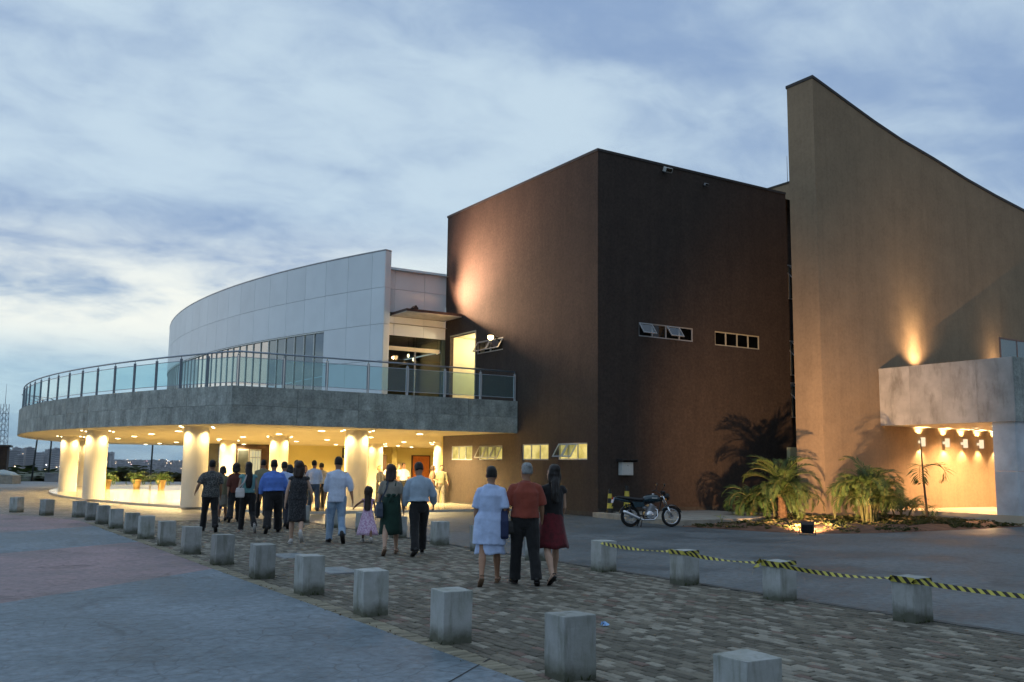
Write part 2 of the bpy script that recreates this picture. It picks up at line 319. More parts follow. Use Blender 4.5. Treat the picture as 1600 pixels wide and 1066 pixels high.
# terrain: level round the site, then down into the valley and up to the hills behind the town
def terrain_z(r, az):
    pts = ((0, -0.06), (88, -0.06), (96, -1.6), (140, -7), (600, -48), (2400, -84), (3600, -62), (5200, -30), (7500, 6), (9500, 14), (14000, 10))
    for (a, za), (b, zb) in zip(pts, pts[1:]):
        if r <= b:
            t = (r - a) / (b - a); t = t * t * (3 - 2 * t) if a > 80 else t
            z = za + (zb - za) * t; break
    else: z = 10
    if r > 1500: z += 12 * noise.noise(Vector((math.cos(az) * r / 1400, math.sin(az) * r / 1400, 0.3)))
    return z
def make_terrain():
    mb = MB(); na = 120; rs = [6, 30, 60, 88, 92, 96, 110, 140, 220, 350, 600, 1000, 1600, 2400, 3000, 3600, 4300, 5200, 6200, 7500, 9500, 14000]
    vs = [Vector((CAM.x, CAM.y, -0.06))]; fs = []
    for r in rs:
        for k in range(na):
            a = 2 * math.pi * k / na; vs.append(Vector((CAM.x + r * math.cos(a), CAM.y + r * math.sin(a), terrain_z(r, a))))
    for k in range(na): fs.append((0, 1 + k, 1 + (k + 1) % na))
    for j in range(len(rs) - 1):
        for k in range(na):
            a = 1 + j * na + k; b = 1 + j * na + (k + 1) % na; fs.append((a, a + na, b + na, b))
    mb.add(vs, fs); structure(mb.build('terrain', M_EARTH, smooth=True))
make_terrain()

def clip(poly, a, b, keep):
    """part of a polygon on one side of the line a-b (keep = +1 left, -1 right)"""
    def s(p): return keep * ((b[0] - a[0]) * (p[1] - a[1]) - (b[1] - a[1]) * (p[0] - a[0]))
    out = []
    for i, p in enumerate(poly):
        q = poly[(i + 1) % len(poly)]; sp, sq = s(p), s(q)
        if sp >= 0: out.append(p)
        if (sp >= 0) != (sq >= 0):
            t = sp / (sp - sq); out.append((p[0] + (q[0] - p[0]) * t, p[1] + (q[1] - p[1]) * t))
    return out
def sheet(name, poly, z, mat):
    if len(poly) < 3: return None
    bm = bmesh.new(); vs = [bm.verts.new((p[0], p[1], z)) for p in poly]; f = bm.faces.new(vs)
    bmesh.ops.recalc_face_normals(bm, faces=[f])
    if f.normal.z < 0: f.normal_flip()
    bmesh.ops.triangulate(bm, faces=bm.faces[:]); me = bpy.data.meshes.new(name); bm.to_mesh(me); bm.free(); me.materials.append(mat)
    return structure(link(name, me))
XL, XR = -16.12, -10.36          # the two edges of the paved walk
EDGE = [(XL, -48), (XL, 2.6), (-16.2, 3.9), (-16.55, 5.2), (-17.25, 6.7), (-18.1, 8.6), (-19.5, 11.2), (-23.0, 15.0), (-34.0, 20.5), (-62.0, 26.0)]
plaza = [(-62.0, -48)] + EDGE
lines = [tuple((p.x, p.y) for p in (G(*a), G(*b))) for a, b in (((0, 832.5), (175, 820)), ((0, 865), (237, 845)), ((0, 943), (344, 887)))]
# bands fan out from the walk; going nearer the camera is the right-hand side of each line (a is left of b)
rest = plaza
for i, (a, b) in enumerate(lines):
    far = clip(rest, a, b, 1); rest = clip(rest, a, b, -1)
    sheet('plaza_paving', far, 0.0, M_PINK if i in (0, 2) else M_BLUE)
sheet('plaza_paving', rest, 0.0, M_BLUE)
for (a, b) in (((766, 1029), (600, 1125)),):   # sawn control joints filled with dirt
    A, B = G(*a), G(*b); d = (B - A).normalized(); n_ = Vector((-d.y, d.x, 0)) * .008
    sheet('sawn_joint', [tuple((A + n_).xy), tuple((B + n_).xy), tuple((B - n_).xy), tuple((A - n_).xy)], 0.003, pm('joint_dirt', (0.035, 0.038, 0.04), 0.9, 0.4, 20))
sheet('driveway', [(XR, -48), (40, -48), (40, 12), (XR, 12)], 0.0, M_DRIVE)
sheet('forecourt', [(XL, 2.6), (XR, 2.6), (XR, 12), (8, 12), (8, 42), (-62, 42)] + EDGE[::-1][:-2], 0.0, M_FORE)
sheet('terrace_path', [(-62, 42), (8, 42), (8, 62), (-62, 62)], 0.0, M_CONC)
sheet('walk_bed', [(XL, -48), (XR, -48), (XR, 2.6), (XL, 2.6)], -0.022, pm('joint_sand', (0.06, 0.058, 0.048), 0.95, 0.25, 30))

# pavers of the walk: stretcher courses along Y, a pale header course along the left edge
M_PAVER = pm('paver', (0.93, 0.93, 0.93), 0.68, 0.22, 18.0, 0.55, 130, attr='col', rvar=0.15, bdist=0.004)
def paver_color(rnd, x, y, edge):
    if edge: b = Vector((0.225, 0.22, 0.165)) * rnd.uniform(0.7, 1.25)
    else:
        patch = noise.noise(Vector((x * 0.55, y * 0.33, 1.7)))
        t = rnd.random() + 0.38 * patch
        if t > 0.73: b = Vector((0.235, 0.235, 0.20)) * rnd.uniform(0.8, 1.25)
        elif t > 0.47: b = Vector((0.155, 0.152, 0.122)) * rnd.uniform(0.8, 1.2)
        else: b = Vector((0.105, 0.103, 0.082)) * rnd.uniform(0.75, 1.2)
        if rnd.random() < 0.05: b = Vector((0.17, 0.125, 0.105)) * rnd.uniform(0.8, 1.1)
    return (b.x * 1.12, b.y * 1.05, b.z * 1.0)
def paver_geo(mb, cx, cy, hx, hy, z, col, tilt):
    c = 0.009; zs = lambda x, y: z + tilt[0] * x + tilt[1] * y
    ring = [(-hx, -hy), (hx, -hy), (hx, hy), (-hx, hy)]; inn = [(-hx + c, -hy + c), (hx - c, -hy + c), (hx - c, hy - c), (-hx + c, hy - c)]
    vs = [(cx + x, cy + y, -0.03) for x, y in ring] + [(cx + x, cy + y, zs(x, y) - 0.007) for x, y in ring] + [(cx + x, cy + y, zs(x, y)) for x, y in inn]
    fs = [(8, 9, 10, 11)] + [(4 + i, 4 + (i + 1) % 4, 8 + (i + 1) % 4, 8 + i) for i in range(4)] + [(i, (i + 1) % 4, 4 + (i + 1) % 4, 4 + i) for i in range(4)]
    mb.add(vs, fs, 0, col)
def make_walk():
    rnd = random.Random(3); PW, PL_ = 0.098, 0.196; lst = []
    y = -24.6
    while y < 2.6:                                   # header course
        lst.append((XL + 0.112, y + 0.049, 0.108, 0.0465, True)); y += PW
    nc = int((XR - (XL + 0.23)) / PW); w = (XR - XL - 0.23) / nc
    for i in range(nc):
        x = XL + 0.23 + (i + 0.5) * w; y = -24.6 - (i % 2) * PL_ / 2 - rnd.uniform(0, 0.01)
        while y < 2.6 - PL_:
            lst.append((x, y + PL_ / 2, w / 2 - 0.004, PL_ / 2 - 0.004, False)); y += PL_
    fwd = Vector((CF.x, CF.y, 0)).normalized(); side = Vector((CR.x, CR.y, 0)).normalized()
    def seen(p):
        d = Vector((p[0] - CAM.x, p[1] - CAM.y, 0)); f = d.dot(fwd); return f > 7.2 and abs(d.dot(side)) < f * 0.56
    vis = [p for p in lst if seen(p)]; vis.sort(key=lambda p: (p[0] - CAM.x) ** 2 + (p[1] - CAM.y) ** 2)
    near = set(id(p) for p in vis[:300])
    root = thing('paved_walk', None, None, (0, 0, 0)); root['kind'] = 'structure'
    mbs = MB()
    for p in lst:
        x, y, hx, hy, e = p; z = rnd.gauss(0, 0.003); tilt = (rnd.gauss(0, 0.022), rnd.gauss(0, 0.014)); c = paver_color(rnd, x, y, e)
        if id(p) in near:
            mb = MB(); paver_geo(mb, 0, 0, hx, hy, z, c, tilt); mb.build('paver', M_PAVER, root, (x, y, 0))
        else: paver_geo(mbs, x, y, hx, hy, z, c, tilt)
    o = mbs.build('pavers', M_PAVER, root); o['kind'] = 'stuff'
make_walk()
mb = MB(); mb.box(XR - 0.012, -48, -0.05, XR + 0.10, 4.6, 0.012); structure(mb.build('edge_kerb', pm('kerb_strip', (0.10, 0.10, 0.095), 0.85, 0.4, 3)))

# small things lying on the walk
M_COVER = pm('cover_plate', (0.20, 0.235, 0.25), 0.5, 0.3, 6.0, 0.3, 90)
for (px, py), lab in (((526, 892), 'pale flat inspection cover set in the pavers beside the line of blocks'), ((456, 869), 'pale inspection cover further along the pavers, behind a concrete block')):
    c = G(px, py); t = thing('inspection_cover', lab, 'cover', (c.x, c.y, 0), 0, 'inspection covers in the paved walk')
    mb = MB(); mb.box(-0.24, -0.42, 0.004, 0.24, 0.42, 0.016); mb.build('lid', M_COVER, t)
    mb = MB(); mb.box(-0.28, -0.46, -0.01, -0.243, 0.46, 0.014); mb.box(0.243, -0.46, -0.01, 0.28, 0.46, 0.014); mb.box(-0.243, -0.46, -0.01, 0.243, -0.423, 0.014); mb.box(-0.243, 0.423, -0.01, 0.243, 0.46, 0.014); mb.build('frame', M_CONC, t)
c = G(945, 979); mb = MB()
for k in range(7):
    a = k * 0.9; mb.quad((0.05 * math.cos(a), 0.04 * math.sin(a), 0.012), (0.06 * math.cos(a + .8), 0.05 * math.sin(a + .8), 0.02), (0.03 * math.cos(a + .6), 0.02, 0.045 + 0.01 * (k % 2)), (0.0, 0.01, 0.035))
tag(mb.build('wrapper', pm('blue_wrapper', (0.25, 0.45, 0.75), 0.4), loc=(c.x, c.y, 0)), 'crumpled pale blue wrapper lying on the pavers between the front blocks', 'litter')
# ------------------------------------------------------------------ the dark brown auditorium
M_BROWN = pm('brown_render', (0.053, 0.038, 0.030), 0.88, 0.10, 2.0, 0.55, 55, stain=((0.038, 0.028, 0.023), 0.5, (1.1, 1.1, 0.35)), grain=(9, .22), streak=.22, bdist=0.012)
M_CAP = pm('dark_flashing', (0.035, 0.03, 0.028), 0.5, 0.2, 4)
M_CREAM = pm('cream_frame', (0.46, 0.43, 0.32), 0.45, 0.1, 6)
M_ALU = pm('aluminium', (0.55, 0.57, 0.60), 0.35, 0.08, 8, metal=0.6)
M_GREYF = pm('grey_frame', (0.36, 0.37, 0.38), 0.4, 0.1, 8)
M_DARKGL = glassm('dark_glass', (0.10, 0.12, 0.13), 0.08, 0.03)
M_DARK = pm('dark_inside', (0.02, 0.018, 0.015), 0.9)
def lit_pane_mat():
    m, nt, out = _nodes('lit_frosted_pane'); N = nt.nodes.new; L = nt.links.new
    tc = N('ShaderNodeTexCoord'); oi = N('ShaderNodeObjectInfo'); ad = N('ShaderNodeVectorMath'); ad.operation = 'ADD'; L(tc.outputs['Object'], ad.inputs[0]); L(oi.outputs['Random'], ad.inputs[1])
    n = N('ShaderNodeTexNoise'); n.inputs['Scale'].default_value = 2.2; n.inputs['Detail'].default_value = 2; L(ad.outputs[0], n.inputs['Vector'])
    rp = N('ShaderNodeValToRGB'); rp.color_ramp.elements[0].color = (0.55, 0.42, 0.075, 1); rp.color_ramp.elements[1].color = (1.0, 0.82, 0.27, 1); rp.color_ramp.elements[0].position = 0.3; rp.color_ramp.elements[1].position = 0.62; L(n.outputs['Fac'], rp.inputs[0])
    e = N('ShaderNodeEmission'); L(rp.outputs[0], e.inputs[0]); e.inputs[1].default_value = 0.9
    g = N('ShaderNodeBsdfGlossy'); g.inputs['Roughness'].default_value = 0.15; mx = N('ShaderNodeMixShader'); mx.inputs[0].default_value = 0.08
    L(e.outputs[0], mx.inputs[1]); L(g.outputs[0], mx.inputs[2]); L(mx.outputs[0], out.inputs[0]); return m
M_LIT = lit_pane_mat()
M_SASHGL = glassm('sash_glass', (0.62, 0.68, 0.66), 0.12, 0.04)
def wall_grid(mb, P, a0, a1, z0, z1, holes, depth, nd):
    """wall face in the plane given by P(a, z, d) (d = depth behind the face) with openings and their reveals"""
    A = sorted({a0, a1, *[h[0] for h in holes], *[h[1] for h in holes]}); Zs = sorted({z0, z1, *[h[2] for h in holes], *[h[3] for h in holes]})
    for i in range(len(A) - 1):
        for j in range(len(Zs) - 1):
            ca, cz = (A[i] + A[i + 1]) / 2, (Zs[j] + Zs[j + 1]) / 2
            if any(h[0] < ca < h[1] and h[2] < cz < h[3] for h in holes): continue
            mb.quad(P(A[i], Zs[j], 0), P(A[i + 1], Zs[j], 0), P(A[i + 1], Zs[j + 1], 0), P(A[i], Zs[j + 1], 0))
    for h in holes:
        b0, b1, c0, c1 = h; q = [(b0, c0), (b1, c0), (b1, c1), (b0, c1)]
        for k in range(4):
            p, r = q[k], q[(k + 1) % 4]; mb.quad(P(*p, 0), P(*r, 0), P(*r, depth), P(*p, depth))
audit = thing('auditorium_building', 'windowless dark brown rendered hall block rising behind the people', 'building', (0, 0, 0))
HA, YA, XA = 13.26, 11.53, 9.95
def PLw(a, z, d): return Vector((d, a, z))
def PRw(a, z, d): return Vector((a, d, z))
low_w = [(8.86, 10.72, 1.97, 2.58), (6.40, 8.30, 1.97, 2.57), (3.06, 4.90, 1.97, 2.59), (0.62, 2.44, 1.98, 2.59)]
door_h = (8.76, 11.05, 4.30, 7.53); sash_h = (6.45, 8.62, 6.52, 7.06)
rw = [(1.90, 4.59, 6.53, 7.06), (5.74, 8.20, 6.50, 7.06)]
mb = MB()
wall_grid(mb, PLw, 0, YA, -0.1, HA, low_w + [door_h, sash_h], 0.18, None)
wall_grid(mb, PRw, 0, XA, -0.1, HA, rw, 0.18, None)
mb.quad((0, YA, -0.1), (12.5, YA, -0.1), (12.5, YA, HA), (0, YA, HA))           # back
mb.quad((0, 0, HA - .2), (12.5, 0, HA - .2), (12.5, YA, HA - .2), (0, YA, HA - .2))  # roof
mb.quad((XA, 0, -0.1), (XA, 0.9, -0.1), (XA, 0.9, HA), (XA, 0, HA)); mb.quad((XA, 0.9, -0.1), (12.5, 0.9, -0.1), (12.5, 0.9, HA), (XA, 0.9, HA)); mb.quad((12.5, 0.9, -.1), (12.5, YA, -.1), (12.5, YA, HA), (12.5, 0.9, HA))
mb.build('wall', M_BROWN, audit)
mb = MB(); w = 0.16   # parapet flashing, proud of the wall
mb.box(-0.03, -0.03, HA - 0.02, XA + 0.0, w, HA + 0.075); mb.box(-0.03, w, HA - 0.02, w, YA + 0.03, HA + 0.075); mb.box(XA, 0.86, HA - 0.02, 12.6, 1.1, HA + 0.075)
mb.build('parapet_cap', M_CAP, audit)
mb = MB(); mb.box(-0.02, 0.0, -0.1, -0.004, YA - 0.02, 0.16); mb.box(0, -0.02, -0.1, XA, -0.004, 0.3); mb.build('plinth', pm('plinth', (0.05, 0.045, 0.04), 0.9, 0.3, 5), audit)
def window(parent, P, h, n, frame_mat, pane_mat, opened=(), ang=38, inset=0.06, fw=0.045, back=None):
    a0, a1, z0, z1 = h; mb = MB(); w = (a1 - a0) / n
    def bar(b0, b1, c0, c1, d0, d1):
        vs = [P(a, z, d) for d in (d0, d1) for z in (c0, c1) for a in (b0, b1)]
        mb.add(vs, ((0, 1, 3, 2), (4, 6, 7, 5), (0, 4, 5, 1), (1, 5, 7, 3), (3, 7, 6, 2), (2, 6, 4, 0)))
    bar(a0, a1, z0, z0 + fw, inset - .035, inset + .02); bar(a0, a1, z1 - fw, z1, inset - .035, inset + .02)
    for i in range(n + 1):
        c = a0 + i * w; lo = max(a0, c - fw / 2 if 0 < i < n else (a0 if i == 0 else a1 - fw)); hi = lo + fw
        bar(lo, hi, z0 + fw, z1 - fw, inset - .034, inset + .02)
    fr = mb.build('window', frame_mat, parent)
    for i in range(n):
        b0, b1, c0, c1 = a0 + i * w + fw * .6, a0 + (i + 1) * w - fw * .6, z0 + fw, z1 - fw
        if i in opened:
            mbs = MB(); H = c1 - c0 + 0.04; ca, sa = math.cos(R(ang)), math.sin(R(ang))
            def Q(a, t, o): return P(a, c1 + 0.015 - t * ca + o * sa, inset - 0.04 - t * sa - o * ca)   # hinged at the head, swung out
            def sb(x0, x1, t0, t1, mi):
                vs = [Q(a, t, o) for o in (-.012, .018) for t in (t0, t1) for a in (x0, x1)]
                mbs.add(vs, ((0, 1, 3, 2), (4, 6, 7, 5), (0, 4, 5, 1), (1, 5, 7, 3), (3, 7, 6, 2), (2, 6, 4, 0)), mi)
            e = 0.04
            sb(b0 - .01, b1 + .01, 0, e, 0); sb(b0 - .01, b1 + .01, H - e, H, 0); sb(b0 - .01, b0 + e - .01, e, H - e, 0); sb(b1 - e + .01, b1 + .01, e, H - e, 0)
            mbs.quad(Q(b0, e, 0), Q(b1, e, 0), Q(b1, H - e, 0), Q(b0, H - e, 0), 1)
            mbs.build('sash', [frame_mat, M_SASHGL], fr)
            if pane_mat is M_LIT:
                mp = MB(); mp.quad(P(b0 - .02, c0, inset + .06), P(b1 + .02, c0, inset + .06), P(b1 + .02, c1, inset + .06), P(b0 - .02, c1, inset + .06)); mp.build('pane', pane_mat, fr)
        else:
            mp = MB(); d = inset; vs = [P(a, z, dd) for dd in (d - .004, d + .004) for z in (c0, c1) for a in (b0, b1)]
            mp.add(vs, ((0, 1, 3, 2), (4, 6, 7, 5), (0, 4, 5, 1), (1, 5, 7, 3), (3, 7, 6, 2), (2, 6, 4, 0))); mp.build('pane', pane_mat, fr)
    return fr
# left face low windows: y grows to the left in the picture, so the left-hand pane is the last
window(audit, PLw, low_w[0], 3, M_GREYF, M_LIT)
window(audit, PLw, low_w[1], 3, M_GREYF, M_LIT, opened=(0, 1, 2), ang=28)
window(audit, PLw, low_w[2], 3, M_GREYF, M_LIT)
window(audit, PLw, low_w[3], 3, M_ALU, M_LIT, opened=(1, 2), ang=32)
window(audit, PLw, sash_h, 2, M_ALU, M_DARKGL, opened=(0, 1), ang=30)
window(audit, PRw, rw[0], 4, M_GREYF, M_DARKGL, opened=(0, 2), ang=36)
window(audit, PRw, rw[1], 4, M_CREAM, M_DARKGL)
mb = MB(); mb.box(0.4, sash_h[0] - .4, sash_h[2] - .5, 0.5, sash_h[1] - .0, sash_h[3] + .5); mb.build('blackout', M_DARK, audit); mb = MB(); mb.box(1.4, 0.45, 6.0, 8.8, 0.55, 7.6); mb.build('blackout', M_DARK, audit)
# lit doorway on the terrace: a yellow vestibule inside the wall
M_YELW = pm('yellow_paint', (0.78, 0.62, 0.22), 0.7, 0.05, 2)
M_CREAMW = pm('cream_paint', (0.84, 0.76, 0.52), 0.7, 0.05, 2)
mb = MB(); y0, y1, z0, z1 = door_h; D = 2.4
mb.quad((0.18, y0, z0), (D, y0, z0), (D, y0, z1), (0.18, y0, z1)); mb.quad((0.18, y1, z0), (D, y1, z0), (D, y1, z1), (0.18, y1, z1)); mb.quad((D, y0, z0), (D, y1, z0), (D, y1, z1), (D, y0, z1))
mb.quad((0.18, y0, z0), (D, y0, z0), (D, y1, z0), (0.18, y1, z0)); mb.quad((0.18, y0, z1), (D, y0, z1), (D, y1, z1), (0.18, y1, z1)); mb.build('vestibule', M_CREAMW, audit)
mb = MB(); mb.box(-0.012, y0 - 0.07, z0, 0.18, y0, z1 + 0.07); mb.box(-0.012, y0, z1, 0.18, y1, z1 + 0.07); mb.build('door_frame', M_CREAM, audit)
lamp('vestibule_light', 'POINT', (1.2, (y0 + y1) / 2, z1 - 0.4), 110, (1.0, .84, .52), audit, radius=0.15)
# small fittings on the walls
M_BLACK = pm('black_metal', (0.02, 0.02, 0.021), 0.45, 0.2, 9)
M_WHITEP = pm('white_plastic', (0.62, 0.63, 0.60), 0.45, 0.06, 5)
t = thing('meter_box', 'pale grey meter cabinet under a small dark hood on the brown wall, behind the motorcycle', 'meter box', (0.92, -0.004, 1.45))
me = MB().box(0, -0.20, 0, 0.52, 0, 0.46).mesh('cabinet', M_WHITEP); link('cabinet', bevel_mesh(me, 0.012), t)
mb = MB(); mb.box(0.03, -0.212, 0.03, 0.49, -0.203, 0.43); mb.build('door', M_WHITEP, t); mb = MB(); mb.tube([(0.26, -0.212, 0.34), (0.26, -0.225, 0.34)], 0.014, 8); mb.build('lock', M_BLACK, t)
mb = MB(); mb.prism([(-0.10, -0.36), (0.62, -0.36), (0.62, 0), (-0.10, 0)], 0.53, 0.58); mb.box(-0.10, -0.36, 0.47, -0.06, 0, 0.53); mb.box(0.58, -0.36, 0.47, 0.62, 0, 0.53); mb.build('hood', M_CAP, t)
t = thing('cable_box', 'small pale yellow box on the brown wall beside the tall tan wall, above the palm', 'junction box', (9.62, -0.004, 2.10))
me = MB().box(0, -0.16, 0, 0.43, 0, 0.52).mesh('cabinet', pm('cream_box', (0.72, 0.66, 0.38), 0.5, 0.06, 5)); link('cabinet', bevel_mesh(me, 0.012), t)
mb = MB(); mb.box(0.03, -0.172, 0.03, 0.40, -0.163, 0.49); mb.build('door', pm('cream_box', ()), t)
def wall_flood(name, loc, lab, s=1.0, tilt=-25, mat=None):
    t = thing(name, lab, 'floodlight', loc); mb = MB(); mb.box(-0.02, 0.0, -0.06, 0.02, -0.16 * s, -0.03); mb.box(-0.08 * s, 0, -0.10, 0.08 * s, -0.015, 0.02); mb.build('bracket', M_BLACK, t)
    Mx = Matrix.Translation((0, -0.22 * s, -0.02)) @ Matrix.Rotation(R(tilt), 4, 'X'); mb = MB(); mb.box(-0.17 * s, -0.10 * s, -0.09 * s, 0.17 * s, 0.08 * s, 0.09 * s, M=Mx); link('housing', bevel_mesh(mb.mesh('housing', mat or M_WHITEP), 0.02), t)
    mb = MB(); mb.box(-0.14 * s, -0.105 * s, -0.07 * s, 0.14 * s, -0.101 * s, 0.07 * s, M=Mx); mb.build('lens', M_DARKGL, t)
cpt = CAM + ray(1037, 267) * ((0 - CAM.y) / ray(1037, 267).y); wall_flood('security_camera', (cpt.x, -0.004, cpt.z), 'white security camera high on the brown wall near the roof edge', 1.0, 25)
cpt = CAM + ray(1100, 289) * ((0 - CAM.y) / ray(1100, 289).y); wall_flood('wall_fitting', (cpt.x, -0.004, cpt.z), 'small dark fitting under the brown roof edge, right of the security camera', 0.55, 25, M_GREYF)
# windows of the narrow recess beside the tall wall: frames swung open
def PRec(a, z, d): return Vector((a, 0.9 + d, z))
mb = MB()
for z0 in (9.0, 5.7, 3.9):
    window(audit, PRec, (XA + 0.25, XA + 1.9, z0, z0 + 1.5), 2, M_GREYF, M_DARKGL, opened=(0,), ang=48, inset=-0.02)
# higher block behind the roof
t = thing('stage_tower', 'tan roof block showing above the brown hall beside the tall wall', 'building', (0, 0, 0))
M_TAN = pm('tan_render', (0.335, 0.24, 0.15), 0.88, 0.07, 1.5, 0.5, 60, stain=((0.285, 0.205, 0.13), 0.35, (0.9, 0.9, 0.3)), grain=(9, .07), streak=.15, bdist=0.012)
mb = MB(); mb.box(14.0, 1.2, 5, 22, 16, 15.30); mb.build('wall', M_TAN, t)
mb = MB(); mb.box(13.96, 1.16, 15.30, 22.1, 16.1, 15.38); mb.build('parapet_cap', M_CAP, t)
t = thing('antenna', 'thin mast aerial standing on the tan roof block', 'antenna', (14.4, 3.75, 15.38))
mb = MB(); mb.tube([(0, 0, 0), (0, 0, 1.45)], [0.02, 0.012], 6); mb.build('mast', M_GREYF, t); mb = MB(); mb.tube([(-.10, 0, 0.02), (.10, 0, .02)], 0.02, 6); mb.tube([(0, -.1, .021), (0, .1, .021)], 0.02, 6); mb.build('foot', M_GREYF, t)
# ------------------------------------------------------------------ curved white hall on the terrace
M_WHITE = pm('white_cladding', (0.82, 0.88, 0.90), 0.42, 0.04, 0.6, 0.06, 3, objrand=0.035, bdist=0.02, stain=((0.72, 0.78, 0.80), 0.25, (0.8, 0.8, 0.25)))
M_JOINT = pm('joint_backing', (0.10, 0.11, 0.115), 0.9)
M_HALLGL = glassm('hall_glass', (0.34, 0.50, 0.52), 0.30, 0.02, (0.05, 0.11, 0.12), 0.25)
M_MULL = pm('pale_mullion', (0.78, 0.80, 0.74), 0.45, 0.06, 5)
ZD, ZS = 4.30, 3.03                       # terrace deck, soffit
HC = (50.4, 30.9); HR = 57.2
hall = thing('curved_hall', 'white curved clad hall with a band of windows standing on the terrace', 'building', (-3.17, 11.2, ZD))
HB = Vector((-3.17, 11.2, ZD))
def hp(a, r, z): return Vector((HC[0] - r * math.cos(a), HC[1] + r * math.sin(a), z)) - HB
a0 = math.asin((11.2 - HC[1]) / HR)
js = [a0, a0 + 0.80 / HR] + [a0 + (0.80 + 1.62 * k) / HR for k in range(1, 24)]
ZR = [ZD, 6.26, 7.90, 9.54, 11.18]
def panel(aL, aR, z0, z1, g=0.008, t=0.05):
    mb = MB(); n = 3; ga = g / HR; rings = []
    for k in range(n + 1):
        a = aL + ga + (aR - aL - 2 * ga) * k / n
        rings.append([hp(a, HR, z0 + g), hp(a, HR - t, z0 + g), hp(a, HR - t, z1 - g), hp(a, HR, z1 - g)])
    return mb.loft(rings).build('cladding_panel', M_WHITE, hall)
for i in range(len(js) - 1):
    for j in range(4):
        if j < 2 and i >= 3: continue
        panel(js[i], js[i + 1], ZR[j], ZR[j + 1])
# backing wall behind the panels, thickness of the blade, end cap
mb = MB(); Ti = 0.36
def arcwall(mb, aL, aR, r0, r1, z0, z1, n=24):
    mb.loft([[hp(aL + (aR - aL) * k / n, r0, z0), hp(aL + (aR - aL) * k / n, r1, z0), hp(aL + (aR - aL) * k / n, r1, z1), hp(aL + (aR - aL) * k / n, r0, z1)] for k in range(n + 1)])
arcwall(mb, a0 + .0004, js[-1], HR - 0.05, HR - Ti, 7.90, 11.15); arcwall(mb, a0 + .0004, js[3] - .0004, HR - 0.05, HR - Ti, ZD, 7.8995, 6); mb.build('backing_wall', M_JOINT, hall)
for j, (z0, z1) in enumerate(((ZD, 6.26), (6.26, 7.90), (7.90, 9.54), (9.54, 11.18))):
    mb = MB(); g = 0.008
    rings = [[hp(a0 - d / HR, HR - 0.0, z0 + g), hp(a0 - d / HR, HR - Ti, z0 + g), hp(a0 - d / HR, HR - Ti, z1 - g), hp(a0 - d / HR, HR - 0.0, z1 - g)] for d in (0.002, 0.045)]
    mb.loft(rings).build('end_panel', M_WHITE, hall)
mb = MB(); arcwall(mb, a0 - .05 / HR, js[-1], HR + 0.012, HR - Ti - .01, 11.185, 11.24); mb.build('coping', M_GREYF, hall)
# window band under the panels
mb = MB(); arcwall(mb, js[3] + .0006, js[-1], HR - 0.02, HR - 0.16, 7.835, 7.895); arcwall(mb, js[3] + .0006, js[-1], HR - 0.06, HR - 0.16, ZD, ZD + 0.10); mb.build('window_head', M_MULL, hall)
nm = int((js[-1] - js[3]) * HR / 0.81)
for k in range(nm + 1):
    a = js[3] + 0.03 / HR + k * 0.81 / HR
    mb = MB(); w = 0.024 / HR; mb.loft([[hp(a - w, HR - 0.055, z), hp(a + w, HR - 0.055, z), hp(a + w, HR - 0.15, z), hp(a - w, HR - 0.15, z)] for z in (ZD + .1, 7.834)]); mb.build('mullion', M_MULL, hall)
    if k < nm:
        b = a + 0.81 / HR; mb = MB(); mb.quad(hp(a + w, HR - .10, ZD + .1), hp(b - w, HR - .10, ZD + .1), hp(b - w, HR - .10, 7.83), hp(a + w, HR - .10, 7.83)); mb.build('pane', M_HALLGL, hall)
# roof, inside walls and floor
mb = MB(); n = 24; pts = [hp(a0 + (js[-1] - a0) * k / n, HR - Ti - .02, 10.4) for k in range(n + 1)]
right = [Vector((4.0, p.y + HB.y, 10.4)) - HB for p in pts]
for k in range(n): mb.quad(pts[k], pts[k + 1], right[k + 1], right[k])
mb.build('roof', M_GREYF, hall)
mb = MB(); M_CEIL = pm('hall_ceiling', (0.45, 0.42, 0.36), 0.8)
lift = Vector((0, 0, 7.98 - 10.4))
for k in range(n): mb.quad(pts[k] + lift, pts[k + 1] + lift, right[k + 1] + lift, right[k] + lift)
mb.build('ceiling', M_CEIL, hall)
M_INW = pm('hall_inside_wall', (0.16, 0.15, 0.13), 0.8, 0.1, 1)
mb = MB(); mb.box(3.9 - HB.x, 11.7 - HB.y, 0, 4.0 - HB.x, 46 - HB.y, 3.6); mb.build('inside_wall', M_INW, hall)
# rear wall between the blade and the dark hall: two rows of panels, small flat canopy, glazing
YR = 11.53
M_PANEL2 = M_WHITE
for (x0, x1) in ((-2.9, -2.62), (-2.62, -1.13), (-1.13, -0.005)):
    for (z0, z1) in ((8.50, 9.56), (9.56, 10.56), (7.46, 8.32)):
        g = .007; mb = MB(); mb.box(x0 + g - HB.x, YR - HB.y, z0 + g - ZD, x1 - g - HB.x, YR + .05 - HB.y, z1 - g - ZD)
        for q in range(0): pass
        mb.build('cladding_panel', M_PANEL2, hall)
mb = MB(); mb.box(-2.95 - HB.x, YR + .051 - HB.y, 7.46 - ZD, -0.004 - HB.x, YR + .25 - HB.y, 10.54 - ZD); mb.build('backing_wall', M_JOINT, hall)
mb = MB(); mb.box(-2.75 - HB.x, 10.0 - HB.y, 8.33 - ZD, -0.012 - HB.x, YR - .003 - HB.y, 8.36 - ZD); mb.build('canopy_soffit', pm('canopy_white', (0.75, 0.70, 0.62), 0.6), hall)
mb = MB(); mb.box(-2.76 - HB.x, 9.98 - HB.y, 8.362 - ZD, -0.01 - HB.x, YR - .003 - HB.y, 8.47 - ZD); mb.build('canopy_roof', pm('rust_flashing', (0.085, 0.045, 0.035), 0.6), hall)
